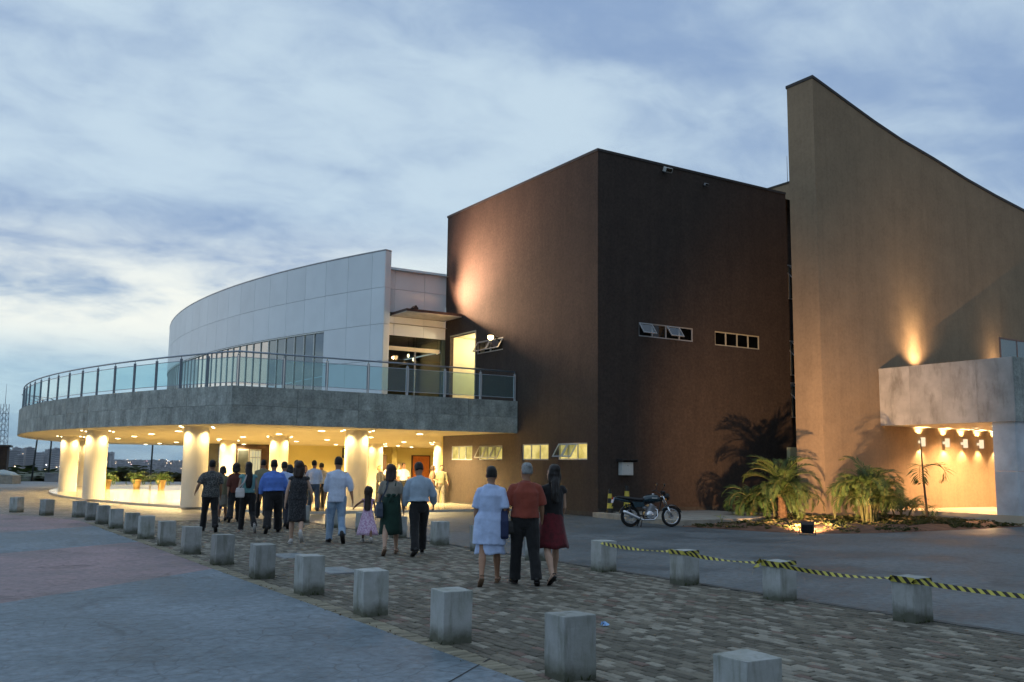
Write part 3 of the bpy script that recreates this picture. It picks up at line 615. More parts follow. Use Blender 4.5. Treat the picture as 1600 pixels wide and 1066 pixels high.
mb = MB(); mb.box(-2.9 - HB.x, YR - .02 - HB.y, 6.80 - ZD, -0.30 - HB.x, YR + .12 - HB.y, 6.98 - ZD); mb.build('transom', M_CREAMW, hall)
mb = MB(); mb.box(-0.20 - HB.x, YR - .05 - HB.y, 0, -0.02 - HB.x, YR + .1 - HB.y, 3.15); mb.build('jamb', pm('teal_post', (0.05, 0.09, 0.085), 0.4), hall)
M_REARGL = glassm('rear_glass', (0.55, 0.62, 0.56), 0.06, 0.02)
for x0, x1 in ((-2.9, -1.55), (-1.5, -0.22)):
    for z0, z1 in ((ZD + .03, 6.79), (6.99, 7.45)):
        mb = MB(); mb.quad((x0 - HB.x, YR + .03 - HB.y, z0 - ZD), (x1 - HB.x, YR + .03 - HB.y, z0 - ZD), (x1 - HB.x, YR + .03 - HB.y, z1 - ZD), (x0 - HB.x, YR + .03 - HB.y, z1 - ZD)); mb.build('pane', M_REARGL, hall)
mb = MB(); mb.box(-1.55 - HB.x, YR - .01 - HB.y, 0.02, -1.50 - HB.x, YR + .08 - HB.y, 2.5); mb.build('mullion', M_GREYF, hall)
# inside the upper foyer: low counter, wall patch, lamps
mb = MB(); mb.box(-1.2 - HB.x, 18 - HB.y, 0.0, 3.8 - HB.x, 18.3 - HB.y, 2.9); mb.build('inside_wall', pm('foyer_wall', (0.30, 0.24, 0.10), 0.8, 0.1, 1), hall)
M_BULB = emit('warm_bulb', (1.0, 0.80, 0.45), 6.0); M_DISC = emit('downlight_glow', (1.0, 0.86, 0.55), 16.0)
def PLANE_Y(px, py, y): d = ray(px, py); return CAM + d * ((y - CAM.y) / d.y)
for (px, py, y, lab) in ((638, 556, 13.0, 'clear glass bulb hanging inside the upper foyer, left of the other one'), (646, 562, 14.2, 'tilted glowing bulb hanging lower inside the upper foyer'), (683, 551, 12.4, 'bright bulb just above the cream beam of the upper foyer')):
    p = PLANE_Y(px, py, y); t = thing('pendant_lamp', lab, 'lamp', p); mb = MB(); mb.ball((0, 0, 0), (0.055, 0.055, 0.09), 10, 7); mb.build('bulb', M_BULB, t, smooth=True)
    mb = MB(); mb.tube([(0, 0, .12), (0, 0, 7.97 - p.z)], 0.008, 5); mb.build('cord', M_BLACK, t); lamp('bulb_light', 'POINT', (0, 0, -0.2), 10, YELL, t)
# terrace ------------------------------------------------------------------
ter = thing('terrace', 'round raised concrete terrace with glass railing, carried on thick round columns', 'terrace', (0, 5.25, 0))
YT = 5.25; TB = Vector((0, YT, 0)); TC = (32.1, 25.6); TR = 48.05
def tp(a, r, z): return Vector((TC[0] - r * math.cos(a), TC[1] + r * math.sin(a), z)) - TB
aS = math.asin((YT - TC[1]) / TR); XS = TC[0] - TR * math.cos(aS)     # sharp corner of the deck
aE = math.asin((51.0 - TC[1]) / TR)
M_CLAD = pm('grey_stone_cladding', (0.38, 0.415, 0.385), 0.8, 0.30, 2.1, 0.35, 30, objrand=0.10, detail=8, ramp=(0.30, 0.66), stain=((0.19, 0.215, 0.19), 0.55, (1.8, 1.8, 1.3)), grain=(14, .2), streak=.35)
TS = 0.06
def fascia_panel(pa, pb, z0, z1):
    """pa, pb: outer corner points; slab of stone with a 6 mm open joint"""
    d = (pb - pa); L_ = d.length; d.normalize(); nrm = Vector((d.y, -d.x, 0)); g = 0.006; prof = random.uniform(-0.004, 0.004)
    for za, zb in ((z0, 3.655), (3.661, z1)):
        prof = random.uniform(-0.005, 0.005); A = pa + d * g + nrm * prof; B = pb - d * g + nrm * prof; mb = MB()
        vs = [A, B, B - nrm * TS, A - nrm * TS]; mb.loft([[Vector((v.x, v.y, z)) for v in vs] for z in (za, zb)]); mb.build('fascia_panel', M_CLAD, ter)
for k in range(5):
    x0 = XS + (0 - XS) * k / 5; x1 = XS + (0 - XS) * (k + 1) / 5
    fascia_panel(Vector((x0, 0, 0)), Vector((x1 - (0.01 if k == 4 else 0), 0, 0)), ZS, ZD + .01)
na = int((aE - aS) * TR / 2.35); da = (aE - aS) / na
for k in range(na): fascia_panel(tp(aS + da * (k + 1), TR, 0), tp(aS + da * k, TR, 0), ZS, ZD + .01)
def slab_outline(inset, n=48):
    pts = [tp(aS + (aE - aS) * k / n, TR - inset, 0) for k in range(n + 1)]
    pts[0] = Vector((XS + inset, inset, 0)); return pts
mb = MB(); o = slab_outline(TS + .004); poly = [(p.x, p.y) for p in o] + [(16.4, 51 - YT), (16.4, 11.56 - YT), (-0.01, 11.56 - YT), (-0.01, TS + .004)]
M_DECK = pm('deck_tiles', (0.24, 0.25, 0.25), 0.5, 0.15, 2, 0.1, 20)
def ngon(poly, z, name, mat, parent, flip=False):
    bm = bmesh.new(); f = bm.faces.new([bm.verts.new((p[0], p[1], z)) for p in poly]); bmesh.ops.recalc_face_normals(bm, faces=[f]); bmesh.ops.triangulate(bm, faces=[f]); me = bpy.data.meshes.new(name); bm.to_mesh(me); bm.free(); me.materials.append(mat); return link(name, me, parent)
ngon(poly, ZD - 0.01, 'deck', M_DECK, ter)
M_SOFF = pm('soffit_paint', (0.86, 0.76, 0.52), 0.75, 0.04, 0.8)
ngon(poly, ZS + 0.02, 'soffit', M_SOFF, ter)
mb = MB()   # soffit drip edge and a shallow step in the ceiling
for k in range(48):
    a, b = aS + (aE - aS) * k / 48, aS + (aE - aS) * (k + 1) / 48
    mb.loft([[tp(x, TR - TS - .004, ZS), tp(x, TR - 0.35, ZS), tp(x, TR - 0.35, ZS + .019), tp(x, TR - TS - .004, ZS + .019)] for x in (a, b)], cap=False)
mb.box(XS + .3, TS + .004, ZS, -0.012, 0.34, ZS + .019); mb.build('drip_edge', M_SOFF, ter)
# railing: double-flat posts, handrail, framed glass
M_TEAL = glassm('rail_glass', (0.66, 0.90, 0.92), 0.06, 0.02, (0.45, 0.70, 0.73), 0.12, ior=1.3)
M_RAIL = pm('rail_grey', (0.30, 0.35, 0.40), 0.35, 0.08, 6, metal=0.3)
RI = 0.16
def rail_pt(s):
    """s metres along the railing from the corner: negative on the curve, positive on the straight"""
    if s >= 0: return Vector((XS + RI * 1.2 + s, RI, 0)), Vector((1, 0, 0))
    a = aS - s / (TR - RI); p = tp(a, TR - RI, 0); d = Vector((-math.sin(a), -math.cos(a), 0)); return p, d
Ls = -XS - RI * 1.2 - 0.06; posts = [Ls * k / 7 for k in range(8)]
arcL = (aE - aS) * (TR - RI); npst = int(arcL / 1.5); posts = [-arcL + arcL * k / npst for k in range(npst)] + posts
hpts = [rail_pt(s)[0] + Vector((0, 0, 5.50)) for s in [-arcL + arcL * k / 80 for k in range(80)] + [0.0, Ls * .5, Ls]]
mb = MB(); mb.tube(hpts, 0.032, 8); mb.build('handrail', M_RAIL, ter, smooth=True)
for i, s in enumerate(posts):
    p, d = rail_pt(s); nrm = Vector((d.y, -d.x, 0)); mb = MB()
    for o in (-0.028, 0.028):
        q = p + d * o; mb.loft([[q + d * .008 + nrm * .035 + Vector((0, 0, z)), q - d * .008 + nrm * .035 + Vector((0, 0, z)), q - d * .008 - nrm * .035 + Vector((0, 0, z)), q + d * .008 - nrm * .035 + Vector((0, 0, z))] for z in (ZD, 5.40)])
    mb.tube([p + Vector((0, 0, 5.38)), p + Vector((0, 0, 5.475))], 0.014, 6); mb.box(p.x - .06, p.y - .05, ZD - .008, p.x + .06, p.y + .05, ZD + .012)
    mb.build('railing_post', M_RAIL, ter)
    if i + 1 < len(posts):
        (q, d2) = rail_pt(posts[i + 1] if abs(posts[i + 1]) > 1e-6 else 0.0); A = p + (q - p).normalized() * 0.06; B = q - (q - p).normalized() * 0.06; nn = Vector(((q - p).y, -(q - p).x, 0)).normalized() * .004
        mb = MB(); z0, z1 = 4.46, 5.30
        vs = [P_ + e + Vector((0, 0, z)) for z in (z0, z1) for P_, e in ((A, nn), (B, nn), (B, -nn), (A, -nn))]
        mb.quad(A + Vector((0, 0, z0)), B + Vector((0, 0, z0)), B + Vector((0, 0, z1)), A + Vector((0, 0, z1))); gp = mb.build('glass_panel', M_TEAL, ter)
        mb = MB(); f = .016; dd = (B - A).normalized()
        def fb(P0, P1, za, zb):
            n3 = nn * 4; mb.loft([[P0 + n3 + Vector((0, 0, z)), P1 + n3 + Vector((0, 0, z)), P1 - n3 + Vector((0, 0, z)), P0 - n3 + Vector((0, 0, z))] for z in (za, zb)])
        fb(A, B, z0 - .02, z0); fb(A, B, z1, z1 + .02)
        if True: fb(A - dd * .02, A, z0 - .02, z1 + .02); fb(B, B + dd * .02, z0 - .02, z1 + .02)
        mb.build('panel_frame', M_RAIL if posts[i] < 0 else pm('pale_rail', (0.50, 0.55, 0.60), 0.35, 0.05, 6), gp)
# columns
M_COLUMN = pm('column_paint', (0.80, 0.74, 0.60), 0.55, 0.05, 1.2, 0.08, 25)
cols = [(107.5, 51.5), (149.0, 41.8), (127.5, 63.0), (305, 35.6), (355, 56.0), (435, 47.0), (556.5, 37.6), (586.5, 60.0), (689.5, 55.0)]
COLP = []; COLN = ['the leftmost round column', 'the wide round column second from the left', 'the round column hidden between the two left ones', 'the big front column behind the crowd', 'the column behind the woman in maroon', 'the column behind the stout man', 'the big column behind the little girl', 'the inner column beside the yellow pier', 'the column at the brown wall corner']
for px, d in cols:
    p = GD(px, d, 0.09); COLP.append(p); q = p - TB; mb = MB(); rr = 0.46
    mb.loft([[(q.x + r * math.cos(2 * math.pi * k / 32), q.y + r * math.sin(2 * math.pi * k / 32), z) for k in range(32)] for r, z in ((rr, 0.09), (rr, ZS - .10), (rr - .02, ZS - .09), (rr - .02, ZS + .02))], cap=False)
    mb.build('column', M_COLUMN, ter, smooth=False)
    ter.children[-1].data.polygons.foreach_set('use_smooth', [True] * len(ter.children[-1].data.polygons))
# lobby floor (one shallow step up), back walls
M_LOBBYF = pm('polished_floor', (0.64, 0.59, 0.48), 0.12, 0.06, 0.7, 0.0, 1, spec=0.5)
FR = TR - 1.75; fa = [aS + (aE - aS) * k / 60 for k in range(61)]
fpts = [tp(a, FR, 0) + TB for a in fa if (tp(a, FR, 0) + TB).y > 4.9]
UB = 40.0                                  # back wall of the lobby
poly = [(XS + 1.5, 4.9)] + [(p.x, p.y) for p in fpts if p.y < 44] + [(16.4, 44), (16.4, 11.55), (-0.025, 11.55), (-0.025, 4.9)]
mb = MB(); mb.prism(poly, -0.02, 0.09); structure(mb.build('lobby_floor', M_LOBBYF))
lob = thing('lobby_walls', 'yellow lit back walls of the open lobby with doors and dark joinery', 'building', (-6, UB, 0.09)); LB = Vector((-6, UB, 0.09))
M_LOBW = pm('lobby_yellow', (0.86, 0.75, 0.34), 0.7, 0.04, 0.6); M_WOODD = pm('dark_wood', (0.07, 0.035, 0.02), 0.5, 0.25, 3, scale=(1, 1, 6))
M_DOOR = pm('orange_door', (0.42, 0.13, 0.025), 0.45, 0.15, 3, scale=(6, 6, 1)); M_SLATE = pm('slate_panel', (0.06, 0.065, 0.07), 0.35, 0.2, 3)
def lx(px): d = ray(px, 725); k = (UB - CAM.y) / d.y; return CAM.x + d.x * k
def lbox(name, px0, px1, z0, z1, dy0, dy1, mat, parent=None):
    mb = MB(); mb.box(lx(px0) - LB.x, dy0, z0 - LB.z, lx(px1) - LB.x, dy1, z1 - LB.z); return mb.build(name, mat, parent or lob)
lbox('wall', 447, 700, 0.09, ZS + .02, 0, 0.2, M_LOBW)
lbox('wall', 700, 760, 0.09, ZS + .02, 0, 0.2, M_LOBW)
lbox('dark_panelling', 366, 446.8, 0.09, ZS + .02, -0.02, 0.2, M_WOODD)
lbox('slate_pane', 324, 343, 0.09, ZS + .02, 0.3, 0.36, M_SLATE)
lbox('pane_edge', 322.6, 323.8, 0.09, ZS + .02, 0.29, 0.37, pm('cyan_edge', (0.05, 0.45, 0.45), 0.3))
wf = lbox('window', 370, 388, 0.95, 2.72, -0.06, -0.021, M_GREYF); lbox('pane', 371.4, 386.6, 1.05, 2.62, -0.07, -0.062, pm('pale_blind', (0.09, 0.11, 0.125), 0.5), wf)
wf = lbox('door', 389, 407, 0.09, 2.72, -0.06, -0.021, M_GREYF); M_GLOWP = emit('lit_door_glass', (0.86, 0.78, 0.45), 0.75)
for k in range(4):
    for z0, z1 in ((0.5, 2.1), (2.16, 2.6)): lbox('pane', 390.3 + k * 4.1, 393.6 + k * 4.1, z0, z1, -0.07, -0.062, M_GLOWP, wf)
dr = lbox('door', 642.5, 671.5, 0.09, 2.5, -0.09, -0.01, M_WOODD); lbox('door_leaf', 644.5, 669.5, 0.09, 2.42, -0.12, -0.092, M_DOOR, dr)
mb = MB(); mb.tube([(lx(646.5) - LB.x, -0.13, 1.0), (lx(646.5) - LB.x, -0.17, 1.0), (lx(648.5) - LB.x, -0.17, 1.0)], 0.015, 6); mb.build('handle', M_ALU, dr)
lbox('pier', 598, 606, 0.09, ZS + .02, -1.6, -0.003, pm('olive_paint', (0.40, 0.33, 0.12), 0.7))
lbox('door', 572, 577.5, 0.09, 2.45, -3.0, -2.9, M_WOODD)
lbox('poster_board', 612, 632, 0.4, 1.9, -0.05, -0.004, pm('cream_board', (0.7, 0.6, 0.36), 0.6))
t = thing('wall_speaker', 'small dark loudspeaker high on the yellow lobby wall beside the front column', 'speaker', (lx(537), UB - .05, 2.2)); me = MB().box(-.16, -.2, 0, .16, .04, .75).mesh('cabinet', M_BLACK); link('cabinet', bevel_mesh(me, .03), t)
mb = MB(); mb.box(-.12, -.215, .05, .12, -.203, .7); mb.build('grille', M_SLATE, t)
mb = MB(); mb.box(16.4 - LB.x, 11.6 - UB, 0, 16.5 - LB.x, 0.2, ZS); mb.build('wall', M_LOBW, lob)
mb = MB(); mb.box(-0.01 - LB.x, 11.56 - UB, 0, 16.4 - LB.x, 11.66 - UB, ZS - .09); mb.build('wall', M_LOBW, lob)
# ceiling lamps: recessed discs, and a ring of small spots round each column
def downlight(p, r, lab, grp, energy, spot, tgt=None, blend=0.5):
    t = thing('ceiling_light', lab, 'ceiling light', p, 0, grp)
    mb = MB(); n = 16
    mb.loft([[(a * math.cos(2 * math.pi * k / n), a * math.sin(2 * math.pi * k / n), z) for k in range(n)] for a, z in ((r * 1.25, 0.0), (r * 1.25, -0.012), (r, -0.012), (r, -0.004))], cap=False); mb.build('trim', M_WHITEP, t)
    mb = MB(); mb.add([(r * math.cos(2 * math.pi * k / n), r * math.sin(2 * math.pi * k / n), -0.014) for k in range(n)] + [(0, 0, -.03)], tuple(((k + 1) % n, k, n) for k in range(n))); mb.build('lens', M_DISC, t)
    lamp('spot', 'SPOT', (0, 0, -0.06), energy, YELL, t, to=tgt or (0, 0, -3), size=spot, blend=blend, radius=r * 0.7)
discs = [(436, 678), (502.5, 673), (656, 678), (342.5, 686), (380, 682.5), (381, 694), (463, 689.5), (511, 687), (525, 694.5), (579, 683), (602.5, 697), (622, 696.5), (643, 698.5), (631, 690.5), (676, 694), (279, 673.5), (236.7, 678), (209.8, 681.7), (184, 685), (249.4, 692.8), (275.6, 691), (227.7, 694.2)]
for px, py in discs:
    p = G(px, py, ZS + .02)
    downlight(Vector((p.x, p.y, ZS + .018)), 0.15, 'round recessed ceiling lamp glowing in the soffit under the terrace', 'recessed lamps in the terrace soffit', 2500 if p.y < 33 else (150 if px == 381 else 800), 168)
for i, p in enumerate(COLP):
    for k in range(4):
        a = R(28 + 90 * k); q = Vector((p.x + 0.80 * math.cos(a), p.y + 0.80 * math.sin(a), ZS + .018))
        if q.x > -0.3 and q.y < 11.7: continue
        downlight(q, 0.055, 'tiny ceiling spotlight washing light down ' + COLN[i], 'small spots around the columns', 130, 120, Vector((p.x - q.x, p.y - q.y, 0)) * 0.62 + Vector((0, 0, -2.6)), 0.8)
# roof floodlight that washes the brown wall from the small canopy
t = thing('roof_floodlight', 'floodlight lying on the small flat canopy, throwing a warm beam up the brown wall', 'floodlight', (-2.0, 10.75, 8.47))
mb = MB(); mb.box(-.16, -.12, 0, .16, .12, .05); mb.build('base', M_BLACK, t); Mx = Matrix.Translation((0, 0, .16)) @ Matrix.Rotation(R(48), 4, 'Y'); me = MB().box(-.10, -.15, -.10, .10, .15, .10, M=Mx).mesh('housing', M_BLACK); link('housing', bevel_mesh(me, .015), t)
lamp('beam', 'SPOT', (0.05, 0, .24), 13000, (1.0, 0.54, 0.34), t, to=(2.0, -1.5, 2.2), size=92, blend=1.0, radius=0.08)
lamp('wash', 'SPOT', (0.06, -.02, .245), 7500, (1.0, 0.62, 0.38), t, to=(1.8, -4.2, .24 + 1.3), size=130, blend=0.9, radius=0.11)
# bright wall lamp by the terrace door
dr = ray(767, 527); p = CAM + dr * ((-0.30 - CAM.x) / dr.x)
t = thing('wall_floodlight', 'glaring bulkhead lamp on the brown wall beside the open upper window', 'floodlight', (-0.004, p.y, p.z))
mb = MB(); mb.box(-.26, -.03, -.02, 0, .03, .02); mb.box(-.02, -.08, -.08, 0, .08, .08); mb.build('bracket', M_BLACK, t); mb = MB(); mb.ball((-.31, 0, 0), .125, 14, 10); mb.build('bulb', emit('flood_glare', (1.0, 0.64, 0.28), 14.0), t, smooth=True)
mb = MB(); mb.loft([[( -.31 + a * math.cos(2 * math.pi * k / 14), a * math.sin(2 * math.pi * k / 14), z) for k in range(14)] for a, z in ((.05, .13), (.13, .10), (.15, .06))], cap=False); mb.build('shade', M_BLACK, t)
lamp('flood', 'SPOT', (-.42, 0, -.03), 620, ORNG, t, to=(-1.1, 4, .1), size=56, blend=.6, radius=.06)
# ------------------------------------------------------------------ tall tan wall with the curved top, and the entrance canopy
YB, XB = -4.28, 6.70
top = [(6.70, 16.12), (8.43, 15.62), (10.21, 15.12), (11.85, 14.72), (13.96, 14.33), (16.17, 13.86), (18.24, 13.50), (20.28, 13.20), (24.0, 12.75), (28.0, 12.4)]
blade = thing('tall_tapering_wall', 'tall tan rendered wall whose top edge sweeps down to the right', 'wall', (XB, YB, 0))
mb = MB(); rings = []
fine = []
for (xa, za), (xb, zb) in zip(top, top[1:]):
    for k in range(4): fine.append((xa + (xb - xa) * k / 4, za + (zb - za) * k / 4))
fine.append(top[-1])
for x, z in fine: rings.append([(x - XB, 0, -.1), (x - XB, 1.22, -.1), (x - XB, 1.22, z), (x - XB, 0, z)])
mb.loft(rings); mb.build('wall', M_TAN, blade)
mb = MB(); mb.loft([[(x - XB - (.03 if i == 0 else 0), -.035, z + .002), (x - XB - (.03 if i == 0 else 0), 1.255, z + .002), (x - XB - (.03 if i == 0 else 0), 1.255, z + .11), (x - XB - (.03 if i == 0 else 0), -.035, z + .11)] for i, (x, z) in enumerate(fine)]); mb.build('coping', M_CAP, blade)
ZF = 0.33
M_ENTF = pm('entrance_floor', (0.55, 0.48, 0.36), 0.35, 0.06, 1.0)
mb = MB(); mb.prism([(9.9, -9.4), (26, -9.4), (26, YB - .004), (9.9, YB - .004)], -0.05, ZF); structure(mb.build('entrance_floor', M_ENTF))
can = thing('entrance_canopy', 'heavy concrete entrance canopy jutting from the tall tan wall over a lit porch', 'canopy', (9.87, YB, 0)); CB = Vector((9.87, YB, 0))
M_BOARD = pm('canopy_concrete', (0.46, 0.445, 0.42), 0.8, 0.16, 1.4, 0.3, 35, detail=7, stain=((0.16, 0.145, 0.12), 0.75, (2.4, 2.4, 0.8)), objrand=0.04)
ZC0, ZC1, YC = 3.37, 5.49, -9.37
nb = 4; w = (YB - .004 - YC) / nb
mb = MB(); mb.box(0.06, YC + .06 - CB.y, ZC0 + .05, 16, -.005, ZC1 - .02); mb.build('core', M_JOINT, can)
for k in range(nb):
    g = .0025; mb = MB(); mb.box(0, YC + k * w + g - CB.y, ZC0, .055, YC + (k + 1) * w - g - CB.y, ZC1); me = mb.mesh('fascia_panel', M_BOARD); link('fascia_panel', me, can)
for k in range(6):
    g = .0025; x0 = .058 + k * 2.4; mb = MB(); mb.box(x0 + g, YC - CB.y, ZC0, x0 + 2.4 - g, YC + .055 - CB.y, ZC1); link('fascia_panel', mb.mesh('fascia_panel', M_CLAD), can)
mb = MB(); mb.box(.058, YC + .058 - CB.y, ZC0 + .012, 16, -.006, ZC0 + .045); mb.build('soffit', pm('porch_soffit', (0.80, 0.74, 0.62), 0.6, 0.03, 1), can)
M_MARBLE = pm('pale_marble', (0.58, 0.61, 0.64), 0.22, 0.16, 1.3, 0, 1, detail=8, stain=((0.38, 0.42, 0.47), 0.5, (1.2, 1.2, 1.2)))
for zz0, zz1 in ((ZF, 1.75), (1.755, ZC0 + .01)):
    me = MB().box(10.0 - CB.x, -9.28 - CB.y, zz0, 11.5 - CB.x, -8.5 - CB.y, zz1).mesh('pillar', M_MARBLE); link('pillar', bevel_mesh(me, .008), can)
# glazed parapet on the canopy
M_SKYGL = glassm('parapet_glass', (0.70, 0.86, 0.90), 0.15, 0.03, (0.5, 0.65, 0.7), 0.25)
for k in range(3):
    x0 = 11.95 + k * 1.05; mb = MB(); mb.box(x0 + .02 - CB.x, -7.80 - CB.y, ZC1 + .02, x0 + 1.03 - CB.x, -7.78 - CB.y, 6.42); mb.build('parapet_pane', M_SKYGL, can)
mb = MB(); mb.box(11.93 - CB.x, -7.815 - CB.y, 6.42, 15.1 - CB.x, -7.765 - CB.y, 6.47)
for k in range(4): x0 = 11.95 + k * 1.05; mb.box(x0 - .02 - CB.x, -7.81 - CB.y, ZC1 - .02, x0 + .02 - CB.x, -7.77 - CB.y, 6.42)
mb.build('parapet_frame', pm('red_frame', (0.30, 0.16, 0.12), 0.5), can)
M_SHADEW = emit('glowing_sconce_shell', (1.0, 0.80, 0.52), 1.1)
for i, x in enumerate((12.14, 13.68, 14.87, 15.96, 17.12)):
    t = thing('wall_sconce', ('first', 'second', 'third', 'fourth', 'last')[i] + ' up and down lamp on the porch wall, counted from the palms', 'wall lamp', (x, YB - .004, 2.83), 0, 'sconces on the porch wall')
    mb = MB(); mb.box(-.05, -.10, -.05, .05, 0, .05); mb.build('arm', M_SHADEW, t); mb = MB()
    mb.loft([[(.085 * math.cos(2 * math.pi * k / 16), -.17 + .085 * math.sin(2 * math.pi * k / 16), z) for k in range(16)] for z in (-.17, .17)], cap=False); mb.loft([[(.07 * math.cos(2 * math.pi * k / 16), -.17 + .07 * math.sin(2 * math.pi * k / 16), z) for k in range(16)] for z in (-.17, .17)], cap=False); mb.build('shell', M_SHADEW, t, smooth=True)
    for z, nm in ((.12, 'upper_bulb'), (-.12, 'lower_bulb')):
        mb = MB(); mb.ball((0, -.17, z), (.06, .06, .04), 10, 6); mb.build(nm, M_BULB, t, smooth=True)
        lamp('beam', 'SPOT', (0, -.17, z * 1.5), 160 if z > 0 else 95, YELL, t, to=(0, .02, z * 12), size=100, blend=.6, radius=.04)
for i, (x, y) in enumerate(((12.6, -7.0), (15.0, -7.0), (17.4, -7.0), (13.8, -5.6))):
    t = thing('porch_light', 'recessed lamp in the white soffit of the entrance canopy', 'ceiling light', (x, y, ZC0 + .011), 0, 'recessed lamps in the canopy soffit')
    mb = MB(); mb.add([(.12 * math.cos(2 * math.pi * k / 16), .12 * math.sin(2 * math.pi * k / 16), -.004) for k in range(16)], (tuple(range(15, -1, -1)),)); mb.build('lens', M_DISC, t); mb = MB(); mb.loft([[(a * math.cos(2 * math.pi * k / 16), a * math.sin(2 * math.pi * k / 16), z) for k in range(16)] for a, z in ((.15, 0), (.15, -.012), (.12, -.012))], cap=False); mb.build('trim', M_WHITEP, t)
    lamp('spot', 'SPOT', (0, 0, -.03), 1150, (1.0, .56, .25), t, to=(0, 0, -3), size=150, blend=.5, radius=.1)
for i, (x, e, sz) in enumerate(((12.04, 900, 84), (17.4, 220, 84))):
    t = thing('uplight', ('uplight on the canopy roof, throwing the tall bright cone up the tan wall', 'uplight on the canopy roof nearer the glass parapet')[i], 'floodlight', (x, YB - .55, ZC1 - .02), 0, 'uplights on the canopy')
    mb = MB(); mb.tube([(0, 0, 0), (0, 0, .12)], .12, 12); mb.build('housing', M_BLACK, t); mb = MB(); mb.ball((0, 0, .12), (.09, .09, .03), 10, 6); mb.build('lens', M_BULB, t)
    lamp('beam', 'SPOT', (0, .16, .17), e * .55, (1.0, .68, .36), t, to=(0, .40, 3.0), size=54, blend=1.0, radius=.10); lamp('halo', 'SPOT', (0, .06, .17), e * .35, (1.0, .64, .34), t, to=(0, .9, 3.0), size=130, blend=1.0, radius=.10)
# raised walk along the foot of the hall
M_KERB = pm('kerb_concrete', (0.33, 0.30, 0.25), 0.85, 0.2, 2.5, 0.35, 45)
me = MB().prism([(-0.9, -5.0), (2.4, -4.95), (5.2, -3.35), (5.2, -0.03), (-0.25, -0.03)], -0.05, 0.17).mesh('raised_walk', M_KERB); structure(link('raised_walk', bevel_mesh(me, .015)))
# ------------------------------------------------------------------ concrete blocks along the walk
def concrete_block_mat():
    m, nt, out = _nodes('block_concrete'); N = nt.nodes.new; L = nt.links.new
    p = N('ShaderNodeBsdfPrincipled'); L(p.outputs[0], out.inputs[0]); p.inputs['Roughness'].default_value = 0.85; p.inputs['Specular IOR Level'].default_value = 0.25
    tc = N('ShaderNodeTexCoord'); oi = N('ShaderNodeObjectInfo'); sc = N('ShaderNodeMath'); sc.operation = 'MULTIPLY'; L(oi.outputs['Random'], sc.inputs[0]); sc.inputs[1].default_value = 61.0
    ad = N('ShaderNodeVectorMath'); ad.operation = 'ADD'; L(tc.outputs['Object'], ad.inputs[0]); L(sc.outputs[0], ad.inputs[1])
    def nz(s, d, mscale=None):
        v = ad.outputs[0]
        if mscale: mp = N('ShaderNodeMapping'); mp.inputs['Scale'].default_value = mscale; L(v, mp.inputs[0]); v = mp.outputs[0]
        n = N('ShaderNodeTexNoise'); n.inputs['Scale'].default_value = s; n.inputs['Detail'].default_value = d; n.inputs['Roughness'].default_value = 0.65; L(v, n.inputs['Vector']); return n.outputs['Fac']
    a = nz(3.5, 7); b = nz(1.0, 5, (9, 9, 1.6)); f = nz(60, 3)
    rp = N('ShaderNodeValToRGB'); e = rp.color_ramp.elements; e[0].position = 0.32; e[1].position = 0.66; e[0].color = (0.32, 0.34, 0.31, 1); e[1].color = (0.46, 0.475, 0.473, 1); L(a, rp.inputs[0])
    st = N('ShaderNodeMapRange'); st.inputs[1].default_value = 0.50; st.inputs[2].default_value = 0.70; st.inputs[4].default_value = 0.6; L(b, st.inputs[0])
    m1 = N('ShaderNodeMix'); m1.data_type = 'RGBA'; L(st.outputs[0], m1.inputs[0]); L(rp.outputs[0], m1.inputs[6]); m1.inputs[7].default_value = (0.155, 0.165, 0.12, 1)
    sp = N('ShaderNodeSeparateXYZ'); L(tc.outputs['Object'], sp.inputs[0])     # splash-back moss and dirt at the foot, deepened as painted contact shade
    ba = N('ShaderNodeMath'); ba.operation = 'MULTIPLY_ADD'; L(a, ba.inputs[0]); ba.inputs[1].default_value = 0.36; ba.inputs[2].default_value = -0.08
    df = N('ShaderNodeMath'); df.operation = 'SUBTRACT'; L(ba.outputs[0], df.inputs[0]); L(sp.outputs[2], df.inputs[1])
    ft = N('ShaderNodeMapRange'); ft.inputs[1].default_value = -0.07; ft.inputs[2].default_value = 0.05; ft.inputs[4].default_value = 0.9; L(df.outputs[0], ft.inputs[0])
    m2 = N('ShaderNodeMix'); m2.data_type = 'RGBA'; L(ft.outputs[0], m2.inputs[0]); L(m1.outputs[2], m2.inputs[6]); m2.inputs[7].default_value = (0.085, 0.09, 0.06, 1)
    hv = N('ShaderNodeHueSaturation'); mr = N('ShaderNodeMapRange'); mr.inputs[3].default_value = 0.76; mr.inputs[4].default_value = 1.16; L(oi.outputs['Random'], mr.inputs[0]); L(mr.outputs[0], hv.inputs['Value']); L(m2.outputs[2], hv.inputs['Color'])
    L(hv.outputs[0], p.inputs['Base Color'])
    sm = N('ShaderNodeMath'); sm.operation = 'MULTIPLY_ADD'; L(f, sm.inputs[0]); sm.inputs[1].default_value = 0.5; L(a, sm.inputs[2])
    bu = N('ShaderNodeBump'); bu.inputs['Strength'].default_value = 0.5; bu.inputs['Distance'].default_value = 0.01; L(sm.outputs[0], bu.inputs['Height']); L(bu.outputs[0], p.inputs['Normal'])
    return m
M_BLOCK = concrete_block_mat()
